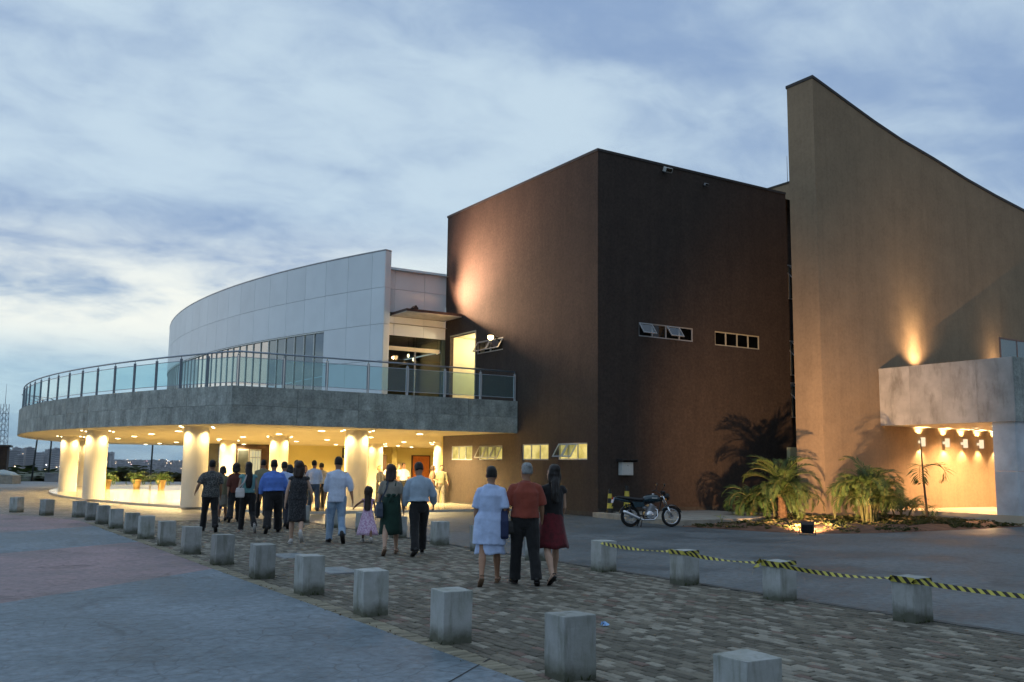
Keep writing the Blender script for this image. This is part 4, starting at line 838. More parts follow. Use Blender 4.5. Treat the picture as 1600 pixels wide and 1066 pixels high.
def block_mesh(seed):
    rnd = random.Random(seed); s = 0.155
    bm = bmesh.new(); bmesh.ops.create_cube(bm, size=1.0)
    for v in bm.verts:
        v.co.x *= 2 * s; v.co.y *= 2 * s; v.co.z = (v.co.z + 0.5) * 0.54 - 0.04
        if v.co.z > 0: v.co.z += rnd.uniform(-.006, .006)
        v.co.x += rnd.uniform(-.004, .004); v.co.y += rnd.uniform(-.004, .004)
    bmesh.ops.subdivide_edges(bm, edges=bm.edges[:], cuts=5, use_grid_fill=True)
    es = [e for e in bm.edges if len(e.link_faces) == 2 and e.calc_face_angle(0) > R(50)]
    bmesh.ops.bevel(bm, geom=es, offset=0.008, segments=2, profile=.6, affect='EDGES')
    for v in bm.verts:
        n = noise.noise(v.co * 9 + Vector((seed * 3.7, 0, 0))); k = noise.noise(v.co * 26 + Vector((0, seed * 5.1, 0)))
        v.co += v.normal * (n * 0.004 + k * 0.0022)
        if k > 0.42 and v.co.z > 0.44: v.co -= v.normal * 0.006
    me = bpy.data.meshes.new('concrete_block'); bm.to_mesh(me); bm.free(); me.materials.append(M_BLOCK); return me
BM = [block_mesh(i) for i in range(6)]
ordn = ['nearest', 'second', 'third', 'fourth', 'fifth', 'sixth', 'seventh', 'eighth', 'ninth', 'tenth', 'eleventh', 'twelfth', 'thirteenth', 'fourteenth', 'fifteenth', 'sixteenth', 'last']
left = [(-15.80 if k > 1 else -15.70, y) for k, y in enumerate((-22.10, -20.14, -18.28, -16.36, -14.36, -12.35, -10.17, -8.02, -6.0, -3.96, -2.3, -0.23, 1.76, 3.69))] + [(-15.9, 5.34), (-16.65, 6.8), (-17.3, 9.1)]
for i, (x, y) in enumerate(left):
    o = link('concrete_block', BM[i % 6], None, (x, y, 0), (0, 0, R([0, 90, 180, 270][(i * 7) % 4]) + R(0 if i < 14 else 14 * (i - 13)) + R(random.uniform(-3, 3))))
    o.rotation_euler.x += R(random.uniform(-1.2, 1.2)); o.rotation_euler.y += R(random.uniform(-1.2, 1.2))
    tag(o, f'{ordn[i]} squat concrete block of the left row, counted from the photographer', 'bollard', 'concrete blocks along the left edge of the walk')
right = [(-10.52, y) for y in (-19.68, -17.70, -15.86, -13.90, -11.9, -9.85, -8.10, -6.0, -3.95, -1.85, 0.48)]
for i, (x, y) in enumerate(right):
    extra = (' with tape knotted round it', ' with tape knotted and a loose tape end', ' with tape draped across its top')[i] if i < 3 else ''
    o = link('concrete_block', BM[(i + 2) % 6], None, (x, y, 0), (0, 0, R(90 * (i % 4) + random.uniform(-2, 2))))
    tag(o, f'{ordn[i]} concrete block of the right row' + (extra or ' beside the driveway'), 'bollard', 'concrete blocks along the driveway')
tag(link('concrete_block', BM[1], None, (-10.52, -21.66, 0)), 'concrete block of the right row outside the picture holding the tape end', 'bollard', 'concrete blocks along the driveway')
# ------------------------------------------------------------------ striped barrier tape
M_TY = pm('tape_yellow', (0.52, 0.47, 0.08), 0.45, 0.1, 12); M_TK = pm('tape_black', (0.015, 0.015, 0.016), 0.45, 0.1, 12)
def ribbon(mb, pts, w=0.052, step=0.055, roll=lambda s: 0.0, ph=0.0):
    pts = [Vector(p) for p in pts]; seg = [(b - a).length for a, b in zip(pts, pts[1:])]; T = sum(seg); n = max(2, int(T / step))
    def at(s):
        s = max(0, min(T - 1e-6, s))
        for a, b, l in zip(pts, pts[1:], seg):
            if s <= l: return a.lerp(b, s / l), (b - a).normalized()
            s -= l
        return pts[-1], (pts[-1] - pts[-2]).normalized()
    rows = []
    for i in range(n + 1):
        s = T * i / n; r = []
        for side, off in ((1, 0.035), (-1, -0.035)):
            p, t = at(s + off if 0 < i < n else s); u_ = Vector((0, 0, 1)) - t * t.z; u_ = u_.normalized() if u_.length > .05 else Vector((1, 0, 0)); b_ = t.cross(u_); a = roll(s); r.append(p + (u_ * math.cos(a) + b_ * math.sin(a)) * (w / 2 * side))
        rows.append(r)
    for i in range(n): mb.quad(rows[i][0], rows[i + 1][0], rows[i + 1][1], rows[i][1], i % 2)
def loop(mb, x, y, z, s=0.163, dz=0.0): ribbon(mb, [(x - s, y - s, z), (x - s, y + s, z + dz), (x + s, y + s, z), (x + s, y - s, z + dz), (x - s, y - s, z + .002)], 0.05)
XT = -10.70
mb = MB()
def sagline(a, b, sag, n=14): return [Vector(a).lerp(Vector(b), k / n) - Vector((0, 0, sag * 4 * (k / n) * (1 - k / n))) for k in range(n + 1)]
ya, yb, yc, yd = right[0][1], right[1][1], right[2][1], -21.66
ribbon(mb, sagline((XT, yd, .47), (XT, ya - .16, .470), .02), roll=lambda s: .25 + .25 * math.sin(s * 2.1))
ribbon(mb, [(XT, ya - .16, .470), (XT + .012, ya + .16, .473)], .07)
ribbon(mb, sagline((XT, ya + .16, .473), (XT, yb - .16, .465), .035), roll=lambda s: .5 + .7 * math.sin(s * 2.6 + 1))
ribbon(mb, [(XT, yb - .16, .465), (XT + .012, yb + .16, .47)], .07)
ribbon(mb, sagline((XT, yb + .16, .47), (XT, yc - .16, .475), .03), roll=lambda s: .6 + .8 * math.sin(s * 3.3))
ribbon(mb, [(XT, yc - .16, .475), (XT + .012, yc + .16, .470)], .06)
ribbon(mb, sagline((XT + .01, yc + .16, .470), (-10.69, -14.06, .475), .03), .055, roll=lambda s: .9 + .6 * math.sin(s * 4))
for (y, z) in ((ya, .46), (yb, .473), (yc, .468)): loop(mb, -10.52, y, z, dz=.012)
for (y, dz) in ((ya - .18, .0), (ya + .12, .01), (yb + .17, .015)):       # knots
    for k in range(4):
        c = Vector((XT - .02, y, .473 + dz)); a = k * 2.4; d = Vector((math.cos(a) * .3, math.sin(a), math.sin(a * 1.7))) * .032; ribbon(mb, [c - d * .4, c + d], .038, .03, roll=lambda s, a=a: a)
ribbon(mb, [(XT - .02, yb + .17, .45), (XT - .05, yb + .24, .40), (XT - .04, yb + .27, .30)], .065, .05, roll=lambda s: .5)
ribbon(mb, [(XT - .02, yb + .17, .47), (XT - .01, yb + .14, .53), (XT - .03, yb + .10, .50)], .05, .04, roll=lambda s: .9)
tag(mb.build('barrier_tape', [M_TY, M_TK]), 'yellow and black striped tape strung between the right row of concrete blocks', 'barrier tape')
# striped posts behind the motorcycle
M_POSTY = pm('post_yellow', (0.60, 0.48, 0.07), 0.5, 0.15, 6)
for (px, yy, s), lab in (((953, -0.5, 0.88), 'low yellow and black banded post standing left of the motorcycle'), ((979.5, -0.7, 1.0), 'yellow and black banded post behind the motorcycle seat')):
    d = ray(px, 770); k = (yy - CAM.y) / d.y; p = CAM + d * k; t = thing('banded_post', lab, 'bollard', (p.x, yy, 0.17), 0, 'banded posts by the hall wall')
    def rr(z): return (0.135 - 0.075 * z / 0.95) * s
    zs = [0.0, .17, .37, .56, .74, .92]
    for i in range(5):
        mb = MB(); z0, z1 = zs[i], zs[i + 1] - .0005; mb.loft([[(rr(z) * math.cos(2 * math.pi * q / 16), rr(z) * math.sin(2 * math.pi * q / 16), z * s) for q in range(16)] for z in (z0, z1)], cap=(i in (0, 4))); mb.build('band', M_TK if i % 2 == 0 else M_POSTY, t, smooth=False)
    mb = MB(); mb.box(-.16 * s, -.16 * s, -.03, .16 * s, .16 * s, .02); mb.build('base', M_TK, t)
# ground floodlight in front of the palms
fl = G(1262, 836); FLP = Vector((fl.x, fl.y, 0))
tgt = Vector((6.7, -3.6, 1.5)); az = math.atan2(tgt.y - FLP.y, tgt.x - FLP.x)
t = thing('ground_floodlight', 'black box floodlight on the soil lighting the palms and tall wall', 'floodlight', FLP, az - math.pi / 2)
Mx = Matrix.Translation((0, 0, .19)) @ Matrix.Rotation(R(20), 4, 'X') @ Matrix.Scale(.78, 4)
mb = MB(); mb.prism([(-.19, -.13), (.19, -.13), (.23, .14), (-.23, .14)], -.17, .17, M=Mx); link('housing', bevel_mesh(mb.mesh('housing', M_BLACK), .018), t)
mb = MB(); mb.box(-.20, .142, -.14, .20, .146, .14, M=Mx); mb.build('lens', emit('flood_lens', (1.0, .78, .45), 25.0), t)
mb = MB()
for k in range(5): mb.box(-.17 + k * .078, -.155, -.13, -.155 + k * .078, -.13, .13, M=Mx)
mb.build('cooling_fin', M_BLACK, t); mb = MB(); mb.box(-.21, -.02, 0, -.19, .03, .22); mb.box(.19, -.02, 0, .21, .03, .22); mb.box(-.21, -.03, -.01, .21, .04, .015); mb.build('bracket', M_BLACK, t)
lamp('flood', 'SPOT', Mx @ Vector((0, .19, .0)), 5600, (1.0, .58, .28), t, to=Mx @ Vector((0, 3, -.3)), size=82, blend=1.0, radius=.05)
# weeds and grit caught at the foot of the blocks and along the edge
def edge_weeds():
    rnd = random.Random(21); mb = MB()
    for (x, y) in left[:14] + right:
        for k in range(rnd.randint(3, 11)):
            s = rnd.choice((-1, 1)); along = rnd.uniform(-.17, .17); px, py = (x + s * .17, y + along) if rnd.random() < .5 else (x + along, y - .17); h = rnd.uniform(.02, .075)
            for q in range(4):
                a = rnd.uniform(0, 6.28); d = Vector((math.cos(a) * .6, math.sin(a) * .6, 1)).normalized(); w = Vector((-math.sin(a), math.cos(a), 0)) * h * .12; b = Vector((px, py, 0)); mb.add([b - w, b + w, b + d * h], ((0, 1, 2),), 0)
    for k in range(260):
        x = XL + rnd.gauss(.0, .03) if rnd.random() < .6 else XR + rnd.gauss(0, .03); y = rnd.uniform(-23, 2); h = rnd.uniform(.008, .03); b = Vector((x, y, .003))
        for q in range(3):
            a = rnd.uniform(0, 6.28); d = Vector((math.cos(a), math.sin(a), .7)).normalized(); w = Vector((-math.sin(a), math.cos(a), 0)) * h * .25; mb.add([b - w, b + w, b + d * h], ((0, 1, 2),), 0 if rnd.random() < .5 else 1)
    tag(mb.build('edge_weeds', [pm('weed', (.06, .075, .03), .8, .3, 8), pm('dead_leaf', (.16, .09, .045), .8, .3, 8)]), 'tiny weeds and dead leaves at the foot of the concrete blocks', 'weeds', kind='stuff')
edge_weeds()
# ------------------------------------------------------------------ planting bed
M_SOIL = pm('red_soil', (0.15, 0.075, 0.045), 0.95, 0.35, 3.0, 0.8, 25, detail=8)
bedpoly = [(-0.95, -5.25), (-0.6, -6.5), (-0.3, -7.8), (0.3, -8.95), (1.6, -9.5), (3.4, -9.65), (6.4, -9.62), (9.88, -9.5), (9.88, -4.30), (6.72, -4.30), (6.72, -3.03), (9.6, -3.03), (9.6, -0.05), (5.22, -0.05), (5.22, -3.38), (2.42, -5.0)]
def inpoly(x, y, P):
    c = False
    for i in range(len(P)):
        (x1, y1), (x2, y2) = P[i], P[i - 1]
        if (y1 > y) != (y2 > y) and x < (x2 - x1) * (y - y1) / (y2 - y1) + x1: c = not c
    return c
def bdist(x, y, P):
    m = 9
    for i in range(len(P)):
        a = Vector(P[i]); b = Vector(P[i - 1]); p = Vector((x, y)); t = max(0, min(1, (p - a).dot(b - a) / (b - a).length_squared)); m = min(m, (p - a - (b - a) * t).length)
    return m
def bed_z(x, y):
    if not inpoly(x, y, bedpoly): return 0.0
    d = bdist(x, y, bedpoly); return 0.012 + 0.10 * min(1, d / 0.7) + 0.05 * noise.noise(Vector((x * 1.7, y * 1.7, 0))) * min(1, d / .3)
def make_bed():
    bm = bmesh.new(); f = bm.faces.new([bm.verts.new((p[0], p[1], 0.004)) for p in bedpoly]); bmesh.ops.triangulate(bm, faces=[f])
    for _ in range(5): bmesh.ops.subdivide_edges(bm, edges=[e for e in bm.edges if e.calc_length() > .35], cuts=1); bmesh.ops.triangulate(bm, faces=bm.faces[:])
    for v in bm.verts: v.co.z = max(0.004, bed_z(v.co.x, v.co.y)) if bdist(v.co.x, v.co.y, bedpoly) > .01 else 0.004
    bmesh.ops.recalc_face_normals(bm, faces=bm.faces); me = bpy.data.meshes.new('planting_bed'); bm.to_mesh(me); bm.free(); me.materials.append(M_SOIL)
    me.polygons.foreach_set('use_smooth', [True] * len(me.polygons)); structure(link('planting_bed', me))
make_bed()
def leafm(name, c1, c2, tr=0.25):
    m, nt, out = _nodes(name); N = nt.nodes.new; L = nt.links.new
    oi = N('ShaderNodeObjectInfo'); tc = N('ShaderNodeTexCoord'); n = N('ShaderNodeTexNoise'); n.inputs['Scale'].default_value = 5.0; n.inputs['Detail'].default_value = 3; L(tc.outputs['Object'], n.inputs['Vector'])
    ad = N('ShaderNodeMath'); ad.operation = 'ADD'; L(n.outputs['Fac'], ad.inputs[0]); L(oi.outputs['Random'], ad.inputs[1]); mu = N('ShaderNodeMath'); mu.operation = 'MULTIPLY'; L(ad.outputs[0], mu.inputs[0]); mu.inputs[1].default_value = .6
    rp = N('ShaderNodeValToRGB'); rp.color_ramp.elements[0].color = (*c1, 1); rp.color_ramp.elements[1].color = (*c2, 1); rp.color_ramp.elements[0].position = .25; rp.color_ramp.elements[1].position = .8; L(mu.outputs[0], rp.inputs[0])
    p = N('ShaderNodeBsdfPrincipled'); L(rp.outputs[0], p.inputs['Base Color']); p.inputs['Roughness'].default_value = 0.45; p.inputs['Specular IOR Level'].default_value = .4
    t = N('ShaderNodeBsdfTranslucent'); L(rp.outputs[0], t.inputs[0]); mx = N('ShaderNodeMixShader'); mx.inputs[0].default_value = tr; L(p.outputs[0], mx.inputs[1]); L(t.outputs[0], mx.inputs[2]); L(mx.outputs[0], out.inputs[0]); return m
M_PALM = leafm('palm_leaf', (0.04, 0.075, 0.018), (0.115, 0.165, 0.045)); M_PALM2 = leafm('dark_palm_leaf', (0.03, 0.065, 0.02), (0.07, 0.13, 0.035)); M_SPROUT = leafm('sprout_leaf', (0.22, 0.26, 0.06), (0.42, 0.42, 0.14))
M_TREE = leafm('tree_leaf', (0.018, 0.035, 0.012), (0.05, 0.075, 0.022)); M_LOW = leafm('low_leaf', (0.03, 0.05, 0.015), (0.10, 0.11, 0.035))
M_TRUNK = pm('palm_trunk', (0.17, 0.10, 0.055), 0.9, 0.4, 9, 0.9, 30, bdist=.03); M_STALK = pm('stalk', (0.15, 0.15, 0.05), 0.6, 0.25, 6)
def frond_mesh(seed, L_=1.7, droop=1.0, leaf=0.36, pairs=30, mat=None, width=0.02):
    """feather leaf growing along +X from the origin, arching over"""
    rnd = random.Random(seed); mb = MB(); n = 16; pts = []; p = Vector((0, 0, 0)); a = R(rnd.uniform(4, 14)); tw = rnd.uniform(-.25, .25)
    for i in range(n + 1):
        pts.append(p.copy()); t = i / n; a -= R(9.2 * droop) * (0.35 + 1.15 * t); p = p + Vector((math.cos(a), tw * .12 * t, math.sin(a))) * (L_ / n)
    mb.tube(pts, [0.016 * (1 - .85 * i / n) for i in range(n + 1)], 5, 0)
    def at(t):
        k = min(n - 1, int(t * n)); f = t * n - k; return pts[k].lerp(pts[k + 1], f), (pts[k + 1] - pts[k]).normalized()
    for i in range(pairs):
        t = .14 + .85 * i / (pairs - 1); base, tan = at(t); ll = leaf * (math.sin(math.pi * (t * .86 + .10)) ** .7) * rnd.uniform(.82, 1.1)
        up = Vector((0, 1, 0)).cross(tan) * -1; up = up if up.z > 0 else -up
        for s in (-1, 1):
            if rnd.random() < .05: continue
            d = (Vector((0, s, 0)) * .86 + tan * (.42 + .5 * t) + up * rnd.uniform(.12, .42)).normalized(); b1 = base + d * ll * .5; d2 = (d + Vector((0, 0, -1)) * rnd.uniform(.45, .95)).normalized(); b2 = b1 + d2 * ll * .5
            wv = d.cross(up); wv = wv.normalized() * width * .5; fold = up * -.006
            mb.add([base, b1 - wv + fold, b1, b1 + wv + fold, b2], ((0, 1, 2), (0, 2, 3), (1, 4, 2), (2, 4, 3)), 1)
    return mb.mesh('frond', [M_STALK, mat or M_PALM])
FR_A = [frond_mesh(s, 1.75, rnd_, .42, 42, None, .034) for s, rnd_ in ((1, .85), (2, 1.05), (3, 1.25), (4, .7))]
FR_B = [frond_mesh(s, 1.6, rnd_, .42, 32, None, .036) for s, rnd_ in ((5, 1.2), (6, .95), (7, 1.4))]
FR_C = [frond_mesh(s, 1.0, 1.45, .46, 16, M_PALM2, .036) for s in (8, 9)]
FR_D = [frond_mesh(s, 1.35, rnd_, .40, 32, M_PALM2, .034) for s, rnd_ in ((11, 1.1), (12, 1.4))]
def trunk(parent, h, r0, r1, mat, lean=(0, 0), name='trunk', rings=0):
    mb = MB(); n = max(4, int(h / .06)) if rings else 6; pts = [(lean[0] * (k / n) ** 1.5, lean[1] * (k / n) ** 1.5, h * k / n - .05) for k in range(n + 1)]
    mb.tube(pts, [(r0 + (r1 - r0) * k / n) * (1 + (.14 if rings and k % 2 else 0)) for k in range(n + 1)], 10); return mb.build(name, mat, parent)
def palm(name, lab, x, y, h, r, fr, count, el=(70, -15), scale=1.0, grp=None, seed=0, lean=(0, 0), cat='palm'):
    rnd = random.Random(seed); t = thing(name, lab, cat, (x, y, bed_z(x, y)), 0, grp); trunk(t, h, r, r * .8, M_TRUNK, lean, 'trunk', 1)
    for k in range(count):
        e = el[0] + (el[1] - el[0]) * (k / (count - 1)) ** .9 + rnd.uniform(-7, 7); a = k * 137.5 + rnd.uniform(-14, 14); s = scale * rnd.uniform(.85, 1.1) * (1.22 - .34 * k / count)
        o = link('frond', rnd.choice(fr), t); o.matrix_local = Matrix.Translation((lean[0], lean[1], h - .06 + .05 * (1 - k / count))) @ Matrix.Rotation(R(a), 4, 'Z') @ Matrix.Rotation(R(-e), 4, 'Y') @ Matrix.Rotation(rnd.uniform(-.3, .3), 4, 'X') @ Matrix.Scale(s, 4)
    return t
pa = G(1240, 815); palm('feather_palm', 'stout feather palm lit from below in front of the tall wall corner', pa.x - .42, pa.y + .1, .80, .15, FR_A, 44, (89, 6), .90, None, 3)
palm('feather_palm', 'darker feather palm standing behind the stout one, close to the brown wall', pa.x - .75, pa.y + 1.15, .5, .10, FR_D, 22, (80, 8), .95, None, 4)
pb = G(1368, 822)
def clump(name, lab, x, y, stems, fr, scale, seed, hgt=.9):
    rnd = random.Random(seed); t = thing(name, lab, 'palm', (x, y, bed_z(x, y)))
    for q in range(stems):
        a = rnd.uniform(0, 6.28); r = rnd.uniform(.05, .32); sx, sy = r * math.cos(a), r * math.sin(a); h = hgt * rnd.uniform(.35, 1.0)
        mb = MB(); mb.tube([(sx, sy, -.05), (sx * 1.2, sy * 1.2, h * .6), (sx * 1.5, sy * 1.5, h)], [.035, .03, .022], 7); mb.build('stem', M_STALK, t)
        for k in range(8):
            o = link('frond', rnd.choice(fr), t); o.matrix_local = Matrix.Translation((sx * 1.5, sy * 1.5, h - .03)) @ Matrix.Rotation(R(k * 61 + rnd.uniform(-20, 20)) + a, 4, 'Z') @ Matrix.Rotation(R(-rnd.uniform(38, 88)), 4, 'Y') @ Matrix.Rotation(rnd.uniform(-.4, .4), 4, 'X') @ Matrix.Scale(scale * rnd.uniform(.75, 1.1), 4)
clump('clumping_palm', 'broad clumping palm with many arching fronds, left of the porch opening', pb.x, pb.y + .2, 12, FR_B, .92, 5, 1.05)
pc = G(1415, 815); clump('clumping_palm', 'smaller dark clumping palm at the right of the broad one', pc.x, pc.y + .2, 4, FR_D, .62, 6, .45)
pt = G(1449, 817); px_, py_ = pt.x - .0, pt.y + .0; t = thing('slender_palm', 'slender young palm with one bare stem and two drooping leaves against the porch wall', 'palm', (px_, py_, bed_z(px_, py_)))
mb = MB(); mb.tube([(0, 0, -.05), (-.02, 0, .5), (-.09, 0, 1.2), (-.13, 0, 1.75), (-.17, 0, 2.72)], [.045, .04, .034, .028, .012], 7); mb.build('stem', pm('dark_stalk', (0.08, 0.06, 0.04), .7), t)
for a, e, h in ((R(205), 24, 1.72), (R(-40), 30, 1.72), (R(120), 55, .35), (R(250), 50, .3), (R(20), 40, .32)):
    o = link('frond', FR_C[0] if e != 32 else FR_C[1], t); o.matrix_local = Matrix.Translation((-.12 if h > 1 else -.01, 0, h)) @ Matrix.Rotation(a - HEAD * 0, 4, 'Z') @ Matrix.Rotation(R(-e), 4, 'Y') @ Matrix.Scale(1.25 if h > 1 else .7, 4)
def sprout(px, py, n, h, lab, seed):
    rnd = random.Random(seed); p = G(px, py); t = thing('young_shoot', lab, 'plant', (p.x, p.y, bed_z(p.x, p.y)), 0, 'young shoots in the bed')
    for k in range(n):
        a = rnd.uniform(0, 6.28); hh = h * rnd.uniform(.6, 1.0); sp = rnd.uniform(.12, .32) * hh
        pts = [Vector((0, 0, -.04)), Vector((math.cos(a) * sp * .35, math.sin(a) * sp * .35, hh * .55)), Vector((math.cos(a) * sp, math.sin(a) * sp, hh))]; mb = MB(); mb.tube(pts, [.016, .012, .007], 5); st = mb.build('stalk', M_STALK, t)
        for q in range(2):
            b = a + rnd.uniform(-.8, .8); L_ = rnd.uniform(.22, .40); d = Vector((math.cos(b) * .8, math.sin(b) * .8, .5)).normalized(); base = pts[1].lerp(pts[2], .5 + .5 * q); m1 = base + d * L_ * .5; m2 = m1 + (d + Vector((0, 0, -.7))).normalized() * L_ * .5; w = Vector((-math.sin(b), math.cos(b), 0)) * .024
            mb = MB(); mb.add([base, m1 - w, m1 + Vector((0, 0, -.008)), m1 + w, m2], ((0, 1, 2), (0, 2, 3), (1, 4, 2), (2, 4, 3))); mb.build('leaf', M_SPROUT, t)
sprout(1210, 814, 4, .85, 'pale shoots with bare stalks left of the stout palm trunk', 1); sprout(1305, 818, 5, .95, 'yellowish shoots between the floodlight and the broad palm', 2); sprout(1354, 824, 5, 1.05, 'tall yellow shoots in front of the broad palm', 3); sprout(1128, 822, 3, .22, 'small green tuft at the kerb end', 4)
def ground_cover():
    rnd = random.Random(9); mb = MB(); made = 0
    while made < 1500:
        x, y = rnd.uniform(-.9, 9.8), rnd.uniform(-9.6, -2.7)
        if not inpoly(x, y, bedpoly) or bdist(x, y, bedpoly) < .06: continue
        dens = noise.noise(Vector((x * .9, y * .9, 4))) + (.25 if y > -8.2 and x > 4.0 else -.12)
        if rnd.random() > .42 + dens: continue
        made += 1; z = bed_z(x, y); h = rnd.uniform(.05, .20) * (1.25 if x > 5 else .8); mi = 0 if rnd.random() < .65 else 1
        for k in range(5):
            a = rnd.uniform(0, 6.28); d = Vector((math.cos(a), math.sin(a), rnd.uniform(.5, 1.6))).normalized(); w = Vector((-math.sin(a), math.cos(a), 0)) * h * rnd.uniform(.10, .2); b = Vector((x, y, z - .01)); m1 = b + d * h * .6; m2 = m1 + (d + Vector((0, 0, -.8))).normalized() * h * .5
            mb.add([b, m1 - w, m2, m1 + w], ((0, 1, 2), (0, 2, 3)), mi)
    tag(mb.build('ground_cover', [M_LOW, pm('dry_leaf', (0.22, 0.17, 0.08), .8, .3, 5)]), 'low weeds and dry leaves covering the red soil of the bed', 'ground cover', kind='stuff')
ground_cover()
# ------------------------------------------------------------------ trees at the rim of the site
M_BARK = pm('bark', (0.07, 0.055, 0.04), .9, .3, 8, .6, 30)
def crown_mesh(seed, n=1500, leaf=.17):
    rnd = random.Random(seed); mb = MB(); blobs = [(Vector((rnd.uniform(-.55, .55), rnd.uniform(-.55, .55), rnd.uniform(-.35, .5))), rnd.uniform(.28, .55)) for _ in range(9)]
    for i in range(n):
        c, r = rnd.choice(blobs); d = Vector((rnd.gauss(0, 1), rnd.gauss(0, 1), rnd.gauss(0, 1))).normalized(); p = c + d * r * (rnd.random() ** .45)
        if noise.noise(p * 3.1 + Vector((seed, 0, 0))) < -.28: continue
        a = Vector((rnd.gauss(0, 1), rnd.gauss(0, 1), rnd.gauss(0, .6))).normalized(); b = a.orthogonal().normalized(); s = leaf * rnd.uniform(.35, .75)
        mb.add([p - a * s, p + b * s * .55, p + a * s, p - b * s * .55], ((0, 1, 2), (0, 2, 3)))
    return mb.mesh('crown', M_TREE)
CROWN = [crown_mesh(20 + k) for k in range(5)]
def limbs(parent, h, w, seed):
    rnd = random.Random(seed); mb = MB(); mb.tube([(0, 0, -.6), (.05, .03, h * .4), (.0, .1, h * .75)], [.16, .12, .06], 7)
    for k in range(4):
        a = k * 1.6 + rnd.random(); mb.tube([(.03, .03, h * .4), (math.cos(a) * w * .25, math.sin(a) * w * .25, h * .62), (math.cos(a) * w * .42, math.sin(a) * w * .42, h * .78)], [.07, .045, .02], 5)
    mb.build('trunk', M_BARK, parent)
def rim_tree(px, d, ztop, w, lab, seed):
    p = GD(px, d, 0); r = (Vector((p.x, p.y)) - Vector((CAM.x, CAM.y))).length; zb = terrain_z(r, math.atan2(p.y - CAM.y, p.x - CAM.x)) - .05; h = ztop - zb; t = thing('rim_tree', lab, 'tree', (p.x, p.y, zb), 0, 'trees along the rim of the site'); limbs(t, h, w, seed)
    o = link('crown', CROWN[seed % 5], t); o.location = (0, 0, h * .55); o.scale = (w * .62, w * .62, h * .50); o.rotation_euler = (0, 0, seed * 1.3)
rnd = random.Random(77); kinds = ['dark rounded tree beyond the paved edge, under the far sky', 'low bushy dark tree at the rim of the site']
for i in range(36):
    px = -25 + i * 9.2 + rnd.uniform(-4, 4); d = rnd.uniform(93, 118); rim_tree(px, d, rnd.uniform(.2, 1.15) - (0.35 if i % 3 else -.2), rnd.uniform(8.0, 12.5), kinds[i % 2] if False else 'dark bushy tree in the row beyond the paved edge, in front of the town', i)
# potted plants at the far side of the lobby
M_POT = pm('clay_pot', (0.50, 0.33, 0.12), .7, .12, 4)
for px, d, lab in ((169, 56.5, 'yellowish pot plant partly behind the paired columns'), (215.5, 57.5, 'yellowish pot plant midway between the columns on the polished floor'), (254, 56.5, 'yellowish pot plant nearest the big front column')):
    p = GD(px, d, .09); t = thing('potted_plant', lab, 'potted plant', p, 0, 'potted plants at the lobby edge'); mb = MB()
    mb.loft([[(r * math.cos(2 * math.pi * k / 18), r * math.sin(2 * math.pi * k / 18), z) for k in range(18)] for r, z in ((.17, 0), (.24, .48), (.27, .48), (.27, .58), (.24, .58), (.22, .52))]); mb.build('pot', M_POT, t, smooth=False)
    for k in range(11):
        o = link('frond', FR_D[k % 2], t); o.matrix_local = Matrix.Translation((0, 0, .5)) @ Matrix.Rotation(R(k * 137), 4, 'Z') @ Matrix.Rotation(R(-(85 - k * 5)), 4, 'Y') @ Matrix.Scale(.75, 4)
# ------------------------------------------------------------------ motorcycle
M_TYRE = pm('tyre_rubber', (0.012, 0.012, 0.012), .75, .2, 20); M_CHROME = pm('chrome', (0.75, 0.76, 0.78), .16, .03, 4, metal=1.0); M_ENG = pm('engine_alloy', (0.42, 0.43, 0.45), .35, .12, 12, metal=.85)
M_TANK = pm('teal_tank', (0.007, 0.032, 0.045), .18, .05, 3, coat=.6, spec=.5); M_SEAT = pm('black_vinyl', (0.014, 0.014, 0.015), .5, .1, 8, .2, 90); M_FRAMEK = pm('frame_black', (0.012, 0.012, 0.013), .35, .1, 8)
ra = G(985, 823.5); rb = G(1042, 823.5); mdir = Vector((rb.x - ra.x, rb.y - ra.y, 0)); WB = 1.26; mz = math.atan2(mdir.y, mdir.x)
moto = thing('motorcycle', 'teal and black motorcycle parked on its stand before the brown wall', 'motorcycle', (ra.x, ra.y, 0), mz)
def torus(mb, c, Rr, r, n=36, m=8, ry=None, mi=0):
    rings = []
    for i in range(n):
        a = 2 * math.pi * i / n; rings.append([Vector((c[0] + (Rr + r * math.cos(2 * math.pi * k / m)) * math.cos(a), c[1] + (ry or r) * math.sin(2 * math.pi * k / m), c[2] + (Rr + r * math.cos(2 * math.pi * k / m)) * math.sin(a))) for k in range(m)])
    rings.append(rings[0]); return mb.loft(rings, mi, cap=False)
def wheel(x, Rr, wide):
    mb = MB(); torus(mb, (x, 0, Rr), Rr - wide * .5, wide * .5, ry=wide * .48); w = mb.build('wheel', M_TYRE, moto, smooth=True)
    mb = MB(); torus(mb, (x, 0, Rr), Rr - wide - .008, .016, 36, 6, ry=wide * .36); mb.build('rim', M_CHROME, w, smooth=True)
    mb = MB()
    for k in range(18):
        a = 2 * math.pi * k / 18; s = .025 * (1 if k % 2 else -1); mb.tube([(x + .03 * math.cos(a + .5), s, Rr + .03 * math.sin(a + .5)), (x + (Rr - wide - .01) * math.cos(a), s * .3, Rr + (Rr - wide - .01) * math.sin(a))], .0035, 4)
    mb.build('spokes', M_CHROME, w); mb = MB(); mb.tube([(x, -.07, Rr), (x, .07, Rr)], .062, 14); mb.build('hub', M_ENG, w)
wheel(0, .30, .095); wheel(WB, .305, .08)
def part(name, mat, fn, smooth=True): mb = MB(); fn(mb); return mb.build(name, mat, moto, smooth=smooth)
